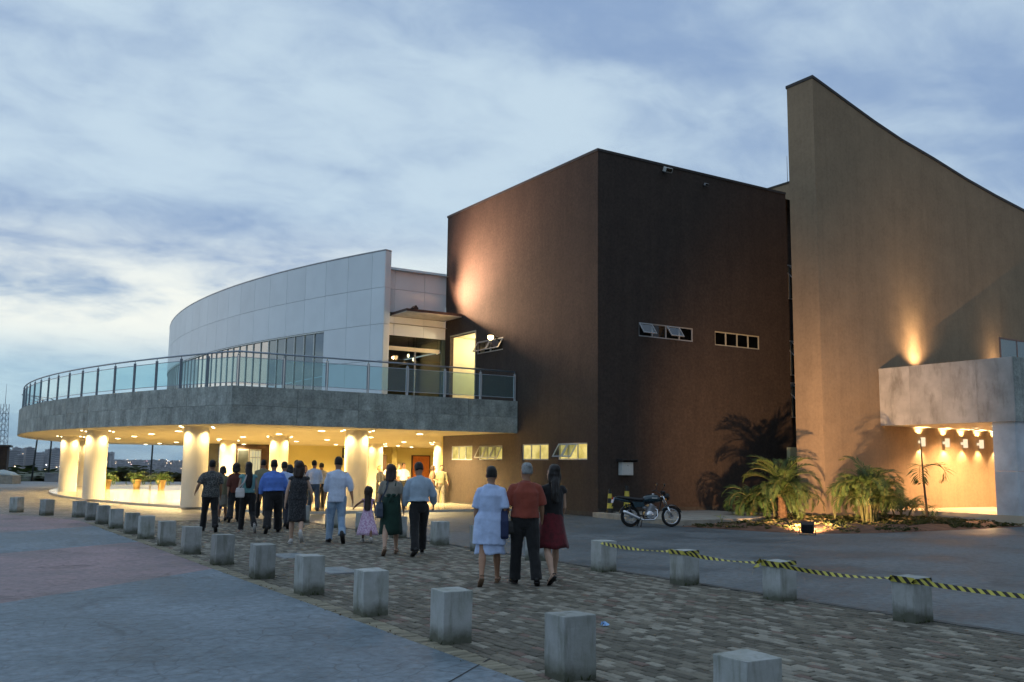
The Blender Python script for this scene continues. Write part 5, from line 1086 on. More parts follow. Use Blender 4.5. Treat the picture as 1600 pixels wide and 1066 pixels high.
part('frame', M_FRAMEK, lambda m: (m.tube([(.98, 0, .86), (.72, 0, .70), (.35, 0, .68), (-.22, 0, .74)], .022, 8), m.tube([(.98, 0, .84), (.88, 0, .45), (.74, 0, .24), (.40, 0, .24), (.36, 0, .62)], .02, 8), m.tube([(.38, -.11, .33), (.0, -.11, .30)], .022, 8), m.tube([(.38, .11, .33), (.0, .11, .30)], .022, 8), m.tube([(.02, -.12, .32), (-.10, -.12, .66)], [.03, .024], 8), m.tube([(.02, .12, .32), (-.10, .12, .66)], [.03, .024], 8)))
def tank(m):
    prof = [(.34, .05, .72, .05), (.40, .10, .79, .09), (.52, .13, .82, .11), (.68, .145, .835, .12), (.82, .13, .825, .11), (.90, .08, .80, .07), (.94, .03, .77, .03)]
    m.loft([[(x, w * math.cos(2 * math.pi * k / 14), z + h * math.sin(2 * math.pi * k / 14)) for k in range(14)] for x, w, z, h in prof])
part('fuel_tank', M_TANK, tank); part('tank_badge', M_WHITEP, lambda m: m.box(.62, -.150, .83, .78, -.139, .855), False); part('fuel_cap', M_CHROME, lambda m: m.tube([(.70, 0, .935), (.70, 0, .965)], .035, 12))
def seat(m):
    prof = [(.42, .10, .80, .05), (.30, .13, .785, .055), (.10, .14, .80, .055), (-.15, .135, .835, .05), (-.38, .10, .86, .04), (-.45, .05, .865, .02)]
    m.loft([[(x, w * math.cos(2 * math.pi * k / 12), z + h * math.sin(2 * math.pi * k / 12)) for k in range(12)] for x, w, z, h in prof])
part('seat', M_SEAT, seat)
part('side_cover', M_TANK, lambda m: (m.prism([(.10, .56), (.40, .60), (.36, .72), (.02, .74)], -.135, -.11, M=Matrix(((1, 0, 0, 0), (0, 0, 1, 0), (0, 1, 0, 0), (0, 0, 0, 1)))), m.prism([(.10, .56), (.40, .60), (.36, .72), (.02, .74)], .11, .135, M=Matrix(((1, 0, 0, 0), (0, 0, 1, 0), (0, 1, 0, 0), (0, 0, 0, 1))))), False)
part('tail', M_TANK, lambda m: m.loft([[(x, w * math.cos(2 * math.pi * k / 10), z + h * math.sin(2 * math.pi * k / 10)) for k in range(10)] for x, w, z, h in ((-.05, .12, .75, .05), (-.30, .10, .79, .05), (-.46, .07, .82, .045), (-.52, .03, .83, .03))]))
part('tail_light', pm('red_lens', (0.35, 0.01, 0.01), .2), lambda m: m.box(-.555, -.055, .79, -.52, .055, .86), False)
part('number_plate', pm('plate_pale', (0.42, 0.50, 0.66), .4), lambda m: m.prism([(-.60, -.10), (-.585, -.10), (-.585, .10), (-.60, .10)], 0, .16, M=Matrix.Translation((0.02, 0, .55)) @ Matrix.Rotation(R(14), 4, 'Y')), False)
part('plate_bracket', M_FRAMEK, lambda m: m.tube([(-.50, 0, .78), (-.56, 0, .58)], .015, 6))
def engine(m): m.box(.42, -.12, .26, .74, .12, .44); m.tube([(.56, 0, .42), (.66, 0, .66)], [.10, .085], 12)
part('engine', M_ENG, engine, False)
def fins(m):
    for k in range(6): m.box(-.125, -.115, .02 + k * .036, .125, .115, .034 + k * .036, M=Matrix.Translation((.575, 0, .43)) @ Matrix.Rotation(R(22), 4, 'Y'))
part('cylinder_fins', M_ENG, fins, False)
part('clutch_cover', M_CHROME, lambda m: m.loft([[(.56 + r * math.cos(2 * math.pi * k / 20), y, .36 + r * math.sin(2 * math.pi * k / 20)) for k in range(20)] for r, y in ((.115, -.12), (.11, -.15), (.07, -.165), (.02, -.168))]))
part('carburettor', M_ENG, lambda m: m.tube([(.36, 0, .56), (.52, 0, .55)], .045, 10))
part('exhaust_pipe', M_CHROME, lambda m: m.tube([(.68, -.03, .56), (.80, -.08, .50), (.80, -.11, .32), (.68, -.14, .22), (.40, -.16, .21), (.20, -.17, .25)], .021, 8))
part('muffler', M_CHROME, lambda m: m.tube([(.26, -.17, .24), (.20, -.175, .26), (-.22, -.185, .44), (-.28, -.187, .465)], [.03, .05, .055, .035], 12))
def fork(m):
    for s in (-.085, .085): m.tube([(.98, s, .90), (1.13, s, .56)], .019, 8); m.tube([(1.12, s, .58), (WB, s, .305)], .028, 8)
part('fork', M_CHROME, fork)
part('front_fender', M_TANK, lambda m: m.loft([[(WB + r * math.cos(R(a)), y, .305 + r * math.sin(R(a))) for r, y in ((.325, -.055), (.345, -.03), (.35, 0), (.345, .03), (.325, .055))] for a in range(20, 151, 13)], close=False))
part('rear_fender', M_FRAMEK, lambda m: m.loft([[(r * math.cos(R(a)), y, .30 + r * math.sin(R(a))) for r, y in ((.33, -.07), (.355, -.04), (.36, 0), (.355, .04), (.33, .07))] for a in range(70, 171, 12)], close=False))
part('headlight', M_FRAMEK, lambda m: m.tube([(1.0, 0, .88), (1.06, 0, .88), (1.17, 0, .87)], [.06, .105, .11], 16)); part('headlight_lens', pm('lens_pale', (.75, .78, .82), .1, spec=.6), lambda m: m.tube([(1.171, 0, .87), (1.185, 0, .868), (1.195, 0, .867)], [.10, .075, .02], 16))
part('instrument', M_FRAMEK, lambda m: (m.tube([(1.02, -.05, .98), (1.0, -.05, 1.04)], .05, 10), m.tube([(1.02, .06, .98), (1.0, .06, 1.04)], .05, 10)))
part('handlebar', M_FRAMEK, lambda m: m.tube([(.80, -.36, 1.03), (.88, -.24, 1.05), (.96, -.09, .96), (.96, .09, .96), (.88, .24, 1.05), (.80, .36, 1.03)], [.018, .014, .012, .012, .014, .018], 8))
for s in (-1, 1):
    part('mirror', M_FRAMEK, lambda m: (m.tube([(.88, s * .24, 1.05), (.93, s * .30, 1.18)], .007, 6), m.ball((.93, s * .32, 1.22), (.025, .065, .045), 10, 7)))
    part('indicator', pm('amber_lens', (.6, .22, .02), .3), lambda m: m.ball((1.03, s * .16, .80), (.035, .03, .03), 8, 6)); part('footrest', M_TYRE, lambda m: m.tube([(.42, s * .12, .30), (.42, s * .26, .31)], .018, 7))
    part('stand_leg', M_FRAMEK, lambda m: m.tube([(.34, s * .08, .24), (.26, s * .17, .012)], .016, 6))
# ------------------------------------------------------------------ people
BAKE = []
def skin_m(name, c): return pm(name, c, .55, .06, 12, spec=.35)
SK1 = skin_m('skin_tan', (0.36, 0.20, 0.125)); SK2 = skin_m('skin_pale', (0.50, 0.32, 0.23)); SK3 = skin_m('skin_brown', (0.20, 0.105, 0.065))
def cloth(name, c, wr=.5, col2=None, vs=8, ramp=(.35, .65)): return pm(name, c, .85, .10, vs, wr, 16, col2=col2, sheen=.15, bdist=.02, ramp=ramp)
HB_ = pm('hair_black', (0.010, 0.008, 0.007), .45, .3, 30, .5, 60, scale=(1, 1, .15)); HBR = pm('hair_brown', (0.030, 0.016, 0.010), .45, .3, 30, .5, 60, scale=(1, 1, .15)); HGR = pm('hair_grey', (0.24, 0.25, 0.25), .55, .4, 25, .5, 60); HBL = pm('hair_blond', (0.38, 0.24, 0.10), .5, .25, 25, .4, 60)
SHOE = pm('black_shoe', (0.012, 0.011, 0.011), .4, .1, 8); SHOEW = pm('pale_shoe', (0.50, 0.48, 0.46), .6, .1, 8); SHOET = pm('tan_sandal', (0.16, 0.10, 0.06), .5, .1, 8)
def V(*a): return Vector(a)
def person(lab, px, py, h, heading, legs, arms, outfit, build=1.0, sex='m', head=(0, 0), lean=0.0, vox=.012, pos=None, skin=SK1, kid=1.0, grp='people walking to the lobby'):
    """heading: degrees turned from +Y towards +X. legs: two (hip, knee, toe_pitch, spread); arms: two (swing, out, elbow) or ('to', x, y, z)"""
    rj = random.Random(int(px * 7 + py)); held = any(a[0] == 'to' for a in arms); heading += 0 if held else rj.uniform(-9, 9); lean += rj.uniform(-1.0, 3.5); head = (head[0] + rj.uniform(-16, 16), head[1] + rj.uniform(-7, 5))
    arms = [a if a[0] == 'to' else (a[0] + rj.uniform(-9, 9), a[1] + rj.uniform(-3, 4), a[2] + rj.uniform(-6, 14)) for a in arms]; tilt = rj.uniform(-.035, .035)
    p = pos or G(px, py); S = h / 1.75; sw = (.185 if sex == 'm' else .160); b = build; t = thing('person', lab, 'person', (p.x, p.y, p.z), -R(heading), grp)
    pel = V(0, 0, .93)
    def up(z, y=0.0): return V((z - .93) * tilt, (z - .93) * math.tan(R(lean)) + y, z)
    legpts = []
    for i, s in enumerate((-1, 1)):
        hip, knee, toe, spr = legs[i]; H = V(s * .092 * (1 + .25 * (b - 1)), 0, .90); a = R(hip); K = H + V(s * math.sin(R(spr)) * .42, math.sin(a) * .42, -math.cos(a) * .42); a2 = R(hip - knee); A = K + V(s * math.sin(R(spr)) * .3, math.sin(a2) * .41, -math.cos(a2) * .41)
        f = R(toe); fd = V(s * .18, math.cos(f), math.sin(f)).normalized(); dn = V(0, math.sin(f), -math.cos(f)); legpts.append((H, K, A, fd, dn))
    low = min(min((A + dn * .085 - fd * .05).z, (A + dn * .085 + fd * .16).z) for H, K, A, fd, dn in legpts)
    armpts = []
    for i, s in enumerate((-1, 1)):
        Sh = up(1.395) + V(s * sw * (1 + .22 * (b - 1)), 0, 0)
        if arms[i][0] == 'to':
            wv_ = Matrix.Rotation(R(heading), 3, 'Z') @ (HOLD - Vector((p.x, p.y, 0))); T = wv_ / S + V(0, 0, low) ; d = T - Sh; L1, L2 = .285, .25; dist = min(d.length, (L1 + L2) * .995); d.normalize(); ca = (L1 * L1 + dist * dist - L2 * L2) / (2 * L1 * dist); ca = max(-1, min(1, ca)); pole = V(s * .5, -.8, -.2) if len(arms[i]) < 5 else V(*arms[i][4]); pole = (pole - d * pole.dot(d)).normalized(); E_ = Sh + d * L1 * ca + pole * L1 * math.sqrt(max(0, 1 - ca * ca)); W = Sh + d * dist; hd = (W - E_).normalized()
        else:
            swg, out, el = arms[i]; a = R(swg); o = R(out); E_ = Sh + V(s * math.sin(o), math.sin(a) * math.cos(o), -math.cos(a) * math.cos(o)) * .285; a2 = R(swg + el); o2 = o * .45; hd = V(s * math.sin(o2), math.sin(a2) * math.cos(o2), -math.cos(a2) * math.cos(o2)); W = E_ + hd * .25
        armpts.append((Sh, E_, W, hd))
    def tf(m):
        for k, v in enumerate(m.v): m.v[k] = ((v[0]) * S, (v[1]) * S, (v[2] - low) * S)
    def out_(name, m, mat, voxel=None, amp=0.0, fr=6.0, parent=t, zs=1.0):
        tf(m); o = m.build(name, mat, parent, smooth=True)
        if voxel: BAKE.append((o, voxel * S, amp, fr, zs))
        return o
    # --- body: one skin surface
    m = MB(); sx = V(1, 0, 0)
    tw = (1.0 if sex == 'm' else .90)
    m.tube([up(.82), up(.93), up(1.06), up(1.20), up(1.33), up(1.40), up(1.45), up(1.50), up(1.56)], [(.13 * b, .09 * b), (.165 * b, .11 * b), (.145 * b * tw, .10 * b), (.158 * b * tw, .112 * b), (.172 * b * tw, .108 * b), (.135 * tw, .085), (.078, .066), (.056, .058), (.055, .06)], 14, side=sx)
    hy, hp_ = R(head[0]), R(head[1]); HM = Matrix.Translation(up(1.53)) @ Matrix.Rotation(-hy, 4, 'Z') @ Matrix.Rotation(hp_, 4, 'X') @ Matrix.Scale(kid, 4)
    def hd_(x, y, z): return HM @ V(x, y, z)
    m.loft([[hd_(w * math.cos(2 * math.pi * k / 14), yo + d * math.sin(2 * math.pi * k / 14), z) for k in range(14)] for z, w, d, yo in ((-.04, .045, .05, .012), (.0, .056, .072, .018), (.03, .066, .085, .012), (.08, .074, .095, .004), (.13, .076, .098, -.002), (.175, .068, .088, -.006), (.205, .045, .06, -.008), (.218, .012, .016, -.008))])
    m.tube([hd_(0, .088, .115), hd_(0, .108, .075), hd_(0, .095, .06)], [.011, .017, .012], 6)                     # nose
    for s in (-1, 1): m.ball(hd_(s * .079, -.008, .085), (.012, .022, .034), 7, 6)                                   # ears
    m.ball(hd_(0, .085, .033), (.026, .014, .013), 8, 5)                                                            # lips
    for i, (H, K, A, fd, dn) in enumerate(legpts):
        lb = 1 + .5 * (b - 1); m.tube([H + V(0, 0, .04), H.lerp(K, .35), K + V(0, .004, .03), K.lerp(A, .12), K.lerp(A, .33) + V(0, -.012, 0), K.lerp(A, .75), A], [.088 * lb, .08 * lb, .056, .052, .058, .04, .036], 10)
        m.tube([A - fd * .055 + dn * .045, A + dn * .04, A + fd * .09 + dn * .06, A + fd * .165 + dn * .07], [(.032, .034), (.036, .046), (.043, .026), (.030, .016)], 8, side=fd.cross(dn))
    for i, (Sh, E_, W, hd) in enumerate(armpts):
        s = (-1, 1)[i]; m.tube([Sh - V(s * .06, 0, -.012), Sh - V(s * .01, 0, 0), Sh.lerp(E_, .4), E_, E_.lerp(W, .3), W], [.05, .056 * (1 if sex == 'm' else .88), .047 * (1 if sex == 'm' else .85), .037, .038, .025], 9)
        inw = V(-s, 0, 0); inw = (inw - hd * inw.dot(hd)).normalized(); fw = hd.cross(inw) * (1 if hd.cross(inw).y > 0 else -1)
        m.tube([W - hd * .01, W + hd * .03, W + hd * .085], [(.024, .017), (.036, .016), (.038, .013)], 8, side=fw)
        for q in range(4):
            b0 = W + hd * .08 + fw * (.030 - .020 * q); ln = (.062, .074, .068, .052)[q]; d1 = (hd + inw * .22).normalized(); d2 = (hd + inw * .75).normalized(); m.tube([b0, b0 + d1 * ln * .5, b0 + (d1 * .5 + d2 * .5) * ln], [.0105, .0095, .0085], 6)
        tb = W + hd * .03 + fw * .03; m.tube([tb, tb + (fw * .7 + hd * .7) * .035 + inw * .01, tb + (fw * .45 + hd * .95) * .06 + inw * .02], [.013, .011, .009], 6)
    body = out_('body', m, skin, vox * .9)
    m = MB()
    for s in (-1, 1): m.ball(hd_(s * .031, .086, .10), (.012, .007, .008), 7, 5)
    out_('eyes', m, pm('eye_dark', (.05, .035, .03), .25)); m = MB(); m.ball(hd_(0, .097, .034), (.022, .005, .004), 7, 4); out_('mouth', m, pm('lip', (.28, .10, .085), .5))
    # --- hair
    hk, hmat, hl = outfit.get('hair', ('short', HB_, 0)); m = MB()
    if hk == 'bald': m.loft([[hd_(w * math.cos(2 * math.pi * k / 12), -.02 + d * math.sin(2 * math.pi * k / 12), z) for k in range(12)] for z, w, d in ((.03, .072, .07), (.08, .082, .084), (.12, .08, .08))])
    else:
        g = {'short': .010, 'long': .016, 'bushy': .04, 'bob': .024, 'bun': .012}[hk]
        m.loft([[hd_((w + g) * math.cos(2 * math.pi * k / 14), -.020 + (d + g) * math.sin(2 * math.pi * k / 14), z) for k in range(14)] for z, w, d in ((.055 if hk == 'short' else .0, .060, .062), (.07, .073, .076), (.12, .077, .082), (.17, .072, .086), (.205 + g * .5, .052, .066), (.222 + g, .018, .024))])
        if hk == 'bun': m.ball(hd_(0, -.12, .10), .045, 10, 8)
        if hk in ('long', 'bob', 'bushy'):
            z1 = hl; n = 6; pts = []; rr = []
            for k in range(n + 1):
                f = k / n; zz = .10 + (z1 - .10) * f; q = hd_(0, -.062 - .05 * f, zz) if hk != 'long' or k < 2 else HM.to_translation() + V(0, -.075 - .055 * min(1, f * 1.5), zz)
                pts.append(q); wd = {'long': .092, 'bob': .102, 'bushy': .125}[hk]; rr.append((wd * (1 - .10 * f) * (1 if f < .85 else .72), (.058 + (.02 if hk == 'bushy' else 0)) * (1 - .35 * f)))
            m.tube(pts, rr, 12, side=HM.to_3x3() @ V(1, 0, 0))
            if hk != 'long' or hl > -.35:
                for s in (-1, 1): m.tube([hd_(s * .07, -.01, .16), hd_(s * .086, .0, .08), hd_(s * .08, -.01, max(hl, -.06))], [.025, .03, .022], 8)
    out_('hair', m, hmat, .011, .006 if hk == 'short' else .012, 20, zs=.3)
    # --- clothes
    for c in outfit['clothes']:
        k = c[0]; m = MB()
        if k == 'shirt':      # (kind, mat, sleeve 0..2, hem z, looseness, flare, neck z)
            _, mat, sl, hem, ls, fl = c[:6]; nz_ = c[6] if len(c) > 6 else 1.47; e = .012 + ls
            prof = [(hem, .158 + fl, .112 + fl * .7), (max(hem + .02, .98), .158 + fl * .5, .115 + fl * .4), (1.08, .152, .112), (1.20, .164, .122), (1.32, .174, .118), (1.40, .135, .094), (1.435, .105, .080), (nz_, .085 if nz_ > 1.44 else .12, .070)]
            prof = [q for q in prof if q[0] >= hem - 1e-6]
            m.tube([up(z) for z, w, d in prof], [(((w * b if z < 1.4 else w) * (tw if z > 1.0 else 1)) + e, (d * b if z < 1.4 else d) + e) for z, w, d in prof], 16, side=sx)
            for i, (Sh, E_, W, hd) in enumerate(armpts):
                s = (-1, 1)[i]; pts = [Sh - V(s * .07, 0, -.012), Sh - V(s * .015, 0, .004), Sh.lerp(E_, min(1, sl) * .55)]; rr = [.048 + e * .3, .058 + e * .45, .055 + e * .85]
                pts.append(Sh.lerp(E_, min(1, sl))); rr.append(.046 + e)
                if sl > 1: pts += [E_.lerp(W, (sl - 1) * .5), E_.lerp(W, sl - 1)]; rr += [.042 + e * .9, .034 + e * .7]
                m.tube(pts, rr, 10)
            if nz_ > 1.46: m.tube([up(1.455), up(1.495)], [(.075, .072), (.066, .066)], 12, side=sx)
            out_(c[7] if len(c) > 7 else 'shirt', m, mat, vox, .012, 7.5, zs=.55)
        elif k == 'trousers':  # (kind, mat, looseness, waist z)
            _, mat, ls, wz = c; wb = .156 * b; m.tube([up(.80), up(.88), up(.95), up(wz)], [(.13 * b, .105 * b), (.172 * b + ls * .4, .125 * b), (.168 * b, .122 * b), (wb, .115 * b)], 14, side=sx)
            for i, (H, K, A, fd, dn) in enumerate(legpts):
                lb = 1 + .5 * (b - 1); Z = V(0, 0, 0); m.tube([H + V(0, 0, .05), H.lerp(K, .3), H.lerp(K, .75), K, K.lerp(A, .4), K.lerp(A, .85), A + V(0, 0, -.025)], [.098 * lb + ls * .5, .094 * lb + ls, .076 * lb + ls, .070 + ls, .066 + ls * 1.1, .064 + ls * 1.2, .066 + ls * 1.25], 11)
            out_('trousers', m, mat, vox, .011, 7, zs=.8)
        elif k == 'shorts':
            _, mat, f = c; m.tube([up(.80), up(.90), up(1.02)], [(.13 * b, .10), (.17 * b, .12), (.155 * b, .112)], 12, side=sx)
            for (H, K, A, fd, dn) in legpts: m.tube([H + V(0, 0, .04), H.lerp(K, f)], [.10, .098], 10)
            out_('shorts', m, mat, vox, .005, 9)
        elif k == 'skirt':     # (kind, mat, top z, hem z, hem half-width, hem half-depth, fold amplitude)
            _, mat, z1, z0, hw, hd2, amp = c[:7]; kx = sum((K.y for H, K, *_ in legpts)) / 2; n = 28; rings = []
            for q in range(9):
                f = q / 8; z = z1 + (z0 - z1) * f; w = (.158 * b * (tw if z1 > 1.0 else 1) + .016) * (1 - f) + hw * f; w = max(w, (.185 * b if .82 < z < .98 else 0)); d = (.118 * b + .014) * (1 - f) + hd2 * f; d = max(d, .128 * b if .82 < z < .98 else 0); cy = (z - .93) * math.tan(R(lean)) if z > .93 else kx * (f * .55); rings.append([V((w * (1 + amp * f * math.sin(7 * a + 1.3 * q * .15))) * math.cos(a), cy + d * (1 + amp * f * math.sin(7 * a + .7)) * math.sin(a), z + .012 * f * math.sin(5 * a)) for a in [2 * math.pi * j / n for j in range(n)]])
            inner = [[v * .0 + V(v.x * .96, v.y * .96, v.z) for v in r] for r in rings[::-1]]; m.loft(rings + inner, cap=False); out_(c[7] if len(c) > 7 else 'skirt', m, mat)
        elif k == 'straps':
            for s in (-1, 1): m.tube([up(c[2], -.125), up(1.36, -.118) + V(s * .085, 0, 0), up(1.475, -.02) + V(s * .10, 0, 0), up(1.36, .125) + V(s * .09, 0, 0)], [.012, .014, .012, .012], 6)
            out_('strap', m, c[1])
        elif k == 'bow':
            for s in (-1, 1): m.ball(up(c[2], -.145) + V(s * .05, 0, .0), (.05, .02, .03), 8, 6); m.tube([up(c[2], -.145), up(c[2] - .14, -.16) + V(s * .04, 0, 0)], [.012, .018], 6)
            out_('bow', m, c[1])
        elif k == 'belt': m.tube([up(c[2]), up(c[2] + .035)], [(.165 * b, .124 * b)] * 2, 16, side=sx); out_('belt', m, c[1])
    # --- shoes
    st, sm = outfit.get('shoes', ('shoe', SHOE))
    for (H, K, A, fd, dn) in legpts:
        m = MB(); sd = fd.cross(dn)
        if st == 'shoe': m.tube([A - fd * .075 + dn * .045, A - fd * .03 + dn * .02, A + fd * .05 + dn * .045, A + fd * .13 + dn * .062, A + fd * .20 + dn * .074], [(.034, .036), (.043, .060), (.046, .042), (.048, .026), (.026, .014)], 10, side=sd); m.tube([A - fd * .075 + dn * .078, A + fd * .195 + dn * .086], [(.040, .009), (.040, .009)], 8, side=sd)
        else:
            m.tube([A - fd * .07 + dn * .082, A + fd * .05 + dn * .084, A + fd * .185 + dn * .088], [(.036, .010), (.042, .009), (.030, .008)], 8, side=sd)
            if st == 'heel': m.tube([A - fd * .065 + dn * .06, A - fd * .06 + dn * .10], [.018, .014], 7)
            m.tube([A + fd * .10 + dn * .045 - sd * .042, A + fd * .095 + dn * .025, A + fd * .10 + dn * .045 + sd * .042], [(.012, .008)] * 3, 6); m.tube([A - fd * .06 + dn * .035 - sd * .03, A - fd * .085 + dn * .03, A - fd * .06 + dn * .035 + sd * .03], [.008] * 3, 6)
        out_('shoe', m, sm)
    return t, S, low, armpts, t
def handbag(lab, world, rz, size, mat, strap=None, strap_mat=None):
    t = thing('shoulder_bag', lab, 'bag', world, rz); w, d, h = size; me = MB().loft([[(x * kx, y * ky, z) for x, y in ((-w / 2, -d / 2), (w / 2, -d / 2), (w / 2, d / 2), (-w / 2, d / 2))] for z, kx, ky in ((0, .9, 1), (.04, 1, 1.1), (h * .6, 1, 1), (h, .86, .5))]).mesh('bag_body', mat); link('bag_body', bevel_mesh(me, .02), t)
    if strap: mb = MB(); mb.tube(strap, [(.016, .004)] * len(strap), 6); mb.build('strap', strap_mat or mat, t)
    return t
STILL = [(2, 3, 0, 3), (-3, 2, 0, 3)]
WALK_R = [(24, 6, 10, 2), (-14, 20, -38, 2)]       # left leg forward, right trailing
WALK_L = [(-14, 20, -38, 2), (24, 6, 10, 2)]
STEP_R = [(10, 3, 0, 3), (-4, 42, -58, 2)]; STEP_L = [(-4, 42, -58, 2), (10, 3, 0, 3)]
SMALL_R = [(20, 6, 8, 2), (-12, 26, -38, 1)]; SMALL_L = [(-12, 26, -38, 1), (20, 6, 8, 2)]
A0 = (8, 9, 14); AF = (22, 8, 26); AB = (-18, 8, 8)
C_NAVY = cloth('navy_cloth', (0.012, 0.014, 0.024)); C_BLACK = cloth('black_cloth', (0.010, 0.010, 0.011)); C_BLACK2 = cloth('charcoal_cloth', (0.022, 0.020, 0.020))
C_LBLUE = cloth('pale_blue_cloth', (0.48, 0.60, 0.86)); C_BLUE = cloth('blue_cloth', (0.10, 0.21, 0.62)); C_WHITEB = cloth('white_shirt_cloth', (0.58, 0.66, 0.82)); C_GREYB = cloth('blue_grey_cloth', (0.34, 0.43, 0.52)); C_JEANS = cloth('pale_denim', (0.20, 0.31, 0.46), .6, (0.36, 0.48, 0.62), 5); C_DENIM = cloth('dark_denim', (0.045, 0.075, 0.12)); C_RED = cloth('rust_red_cloth', (0.26, 0.052, 0.03)); C_WINE = cloth('wine_cloth', (0.16, 0.012, 0.022), .5, (0.07, 0.008, 0.012), 14); C_GREEN = cloth('dark_green_cloth', (0.010, 0.040, 0.028)); C_PINK = cloth('pink_print', (0.62, 0.36, 0.58), .5, (0.80, 0.62, 0.80), 28, (.45, .55)); C_TAUPE = cloth('taupe_mesh', (0.26, 0.24, 0.20)); C_PATT = cloth('grey_print', (0.045, 0.050, 0.050), .5, (0.15, 0.15, 0.14), 34, (.48, .56)); C_TEAL = cloth('teal_cloth', (0.14, 0.32, 0.32)); C_MAROON = cloth('maroon_cloth', (0.10, 0.028, 0.018)); C_OLIVE = cloth('olive_cloth', (0.22, 0.21, 0.13)); C_CREAM = cloth('cream_cloth', (0.60, 0.54, 0.42)); C_DRESSK = cloth('dark_print', (0.020, 0.022, 0.026), .5, (0.065, 0.065, 0.07), 40, (.5, .6)); C_BROWNP = cloth('brown_print', (0.10, 0.05, 0.03), .5, (0.26, 0.17, 0.10), 22, (.45, .58)); C_SHORTS = cloth('royal_blue_cloth', (0.05, 0.06, 0.28))
def hair(k='short', m=HB_, l=0): return (k, m, l)
# the nearest three
person('woman in a loose pale blue tunic and short dark hair, left of the nearest three', 764, 914, 1.70, 24, SMALL_L, [(4, 13, 6), (-4, 8, 26)], dict(hair=hair('short', HB_), shoes=('sandal', SHOET), clothes=[('shirt', C_LBLUE, .95, .60, .022, .05, 1.475, 'tunic'), ('skirt', C_LBLUE, .70, .46, .235, .17, .03, 'dress_hem')]), 1.08, 'f', (6, 3), vox=.011, skin=SK1)
person('grey haired man in a rust red shirt, middle of the nearest three', 819, 914, 1.73, 22, [(8, 4, 2, 3), (-8, 10, -14, 5)], [(2, 13, 18), (2, 12, 30)], dict(hair=hair('short', HGR), clothes=[('shirt', C_RED, .95, .95, .022, .012), ('trousers', C_BLACK, .018, 1.04), ('belt', SHOE, 1.0)]), 1.10, 'm', (-6, 2), vox=.011, skin=SK1)
person('long haired woman in a dark red flared skirt, right of the nearest three', 862, 911, 1.73, 20, SMALL_L, [(26, 14, 40), (8, 6, 40)], dict(hair=hair('long', HB_, -.34), shoes=('heel', SHOE), clothes=[('shirt', C_BLACK, .22, .96, .010, .0), ('skirt', C_WINE, 1.04, .52, .27, .20, .05)]), .98, 'f', (-22, 4), vox=.011, skin=SK2)
# white shirt, jeans and the girl
HOLD = G(524, 848).lerp(G(573, 848), .56); HOLD.z = .76
m1 = person('tall man in a white shirt and pale jeans holding a little girl\'s hand', 524, 848, 1.86, 20, STEP_R, [(6, 9, 16), ('to', .33, -.02, .80)], dict(hair=hair('short', HB_), clothes=[('shirt', C_WHITEB, 1.35, .82, .010, .012), ('trousers', C_JEANS, .010, 1.02)]), 1.02, 'm', (10, 0), vox=.012, skin=SK1)
person('little girl in a pink dress with long dark hair, holding the tall man\'s hand', 573, 848, 1.16, 18, SMALL_R, [('to', -.36, .05, .64), (-6, 14, 14)], dict(hair=hair('bushy', HBR, -.36), shoes=('shoe', SHOEW), clothes=[('shirt', C_PINK, .10, .98, .008, .0, 1.40), ('skirt', C_PINK, 1.10, .26, .36, .29, .06, 'dress')]), .92, 'f', (4, 0), vox=.014, skin=SK3, kid=1.28)
person('woman in a long dark green dress over a taupe top, with brown hair', 609, 867, 1.70, 20, SMALL_L, [(8, 12, 16), (-10, 12, 6)], dict(hair=hair('bob', HBR, -.10), shoes=('heel', SHOET), clothes=[('shirt', C_TAUPE, .75, 1.0, .010, .0, 1.46, 'blouse'), ('skirt', C_GREEN, 1.27, .40, .235, .18, .05, 'dress'), ('straps', C_GREEN, 1.26), ('bow', C_GREEN, 1.17)]), 1.04, 'f', (4, 0), vox=.012, skin=SK2)
person('man in a loose blue grey shirt and black trousers, striding with his head bowed', 653, 868, 1.76, 8, [(-16, 14, -26, 2), (22, 4, 8, 3)], [(4, 12, 14), (-6, 16, 40)], dict(hair=hair('short', HB_), clothes=[('shirt', C_GREYB, 1.85, 1.0, .020, .035), ('trousers', C_BLACK, .012, 1.04)]), .98, 'm', (-20, -22), 4.0, vox=.012, skin=SK1)
# group in the middle
person('man in a grey patterned shirt and black trousers beside the big front column', 326, 831, 1.78, 16, SMALL_R, [(-12, 24, 55), (2, 9, 14)], dict(hair=hair('short', HB_), clothes=[('shirt', C_PATT, .85, .84, .022, .02), ('trousers', C_BLACK, .010, 1.02)]), 1.03, 'm', (8, 0), vox=.013)
person('woman in a pale blouse half hidden behind the man in the patterned shirt', 345, 815, 1.60, 14, SMALL_L, [A0, (8, 8, 12)], dict(hair=hair('bob', HB_, -.02), clothes=[('shirt', C_OLIVE, .7, .86, .016, .01, 1.47, 'blouse'), ('skirt', C_TAUPE, 1.0, .5, .20, .15, .04)]), 1.0, 'f', vox=.014)
person('small boy in a white shirt and blue shorts beside the man in the patterned shirt', 339, 815, 1.15, 14, SMALL_R, [A0, A0], dict(hair=hair('short', HB_), shoes=('shoe', SHOEW), clothes=[('shirt', C_WHITEB, .6, .74, .016, .02), ('shorts', C_SHORTS, .85)]), .95, 'm', vox=.015, kid=1.25)
person('woman in a maroon top with dark curly hair beside the second column', 365, 816, 1.68, 14, SMALL_L, [AB, A0], dict(hair=hair('bushy', HB_, -.02), clothes=[('shirt', C_MAROON, 1.3, .88, .016, .01), ('trousers', C_BLACK, .026, 1.02)]), 1.05, 'f', vox=.013)
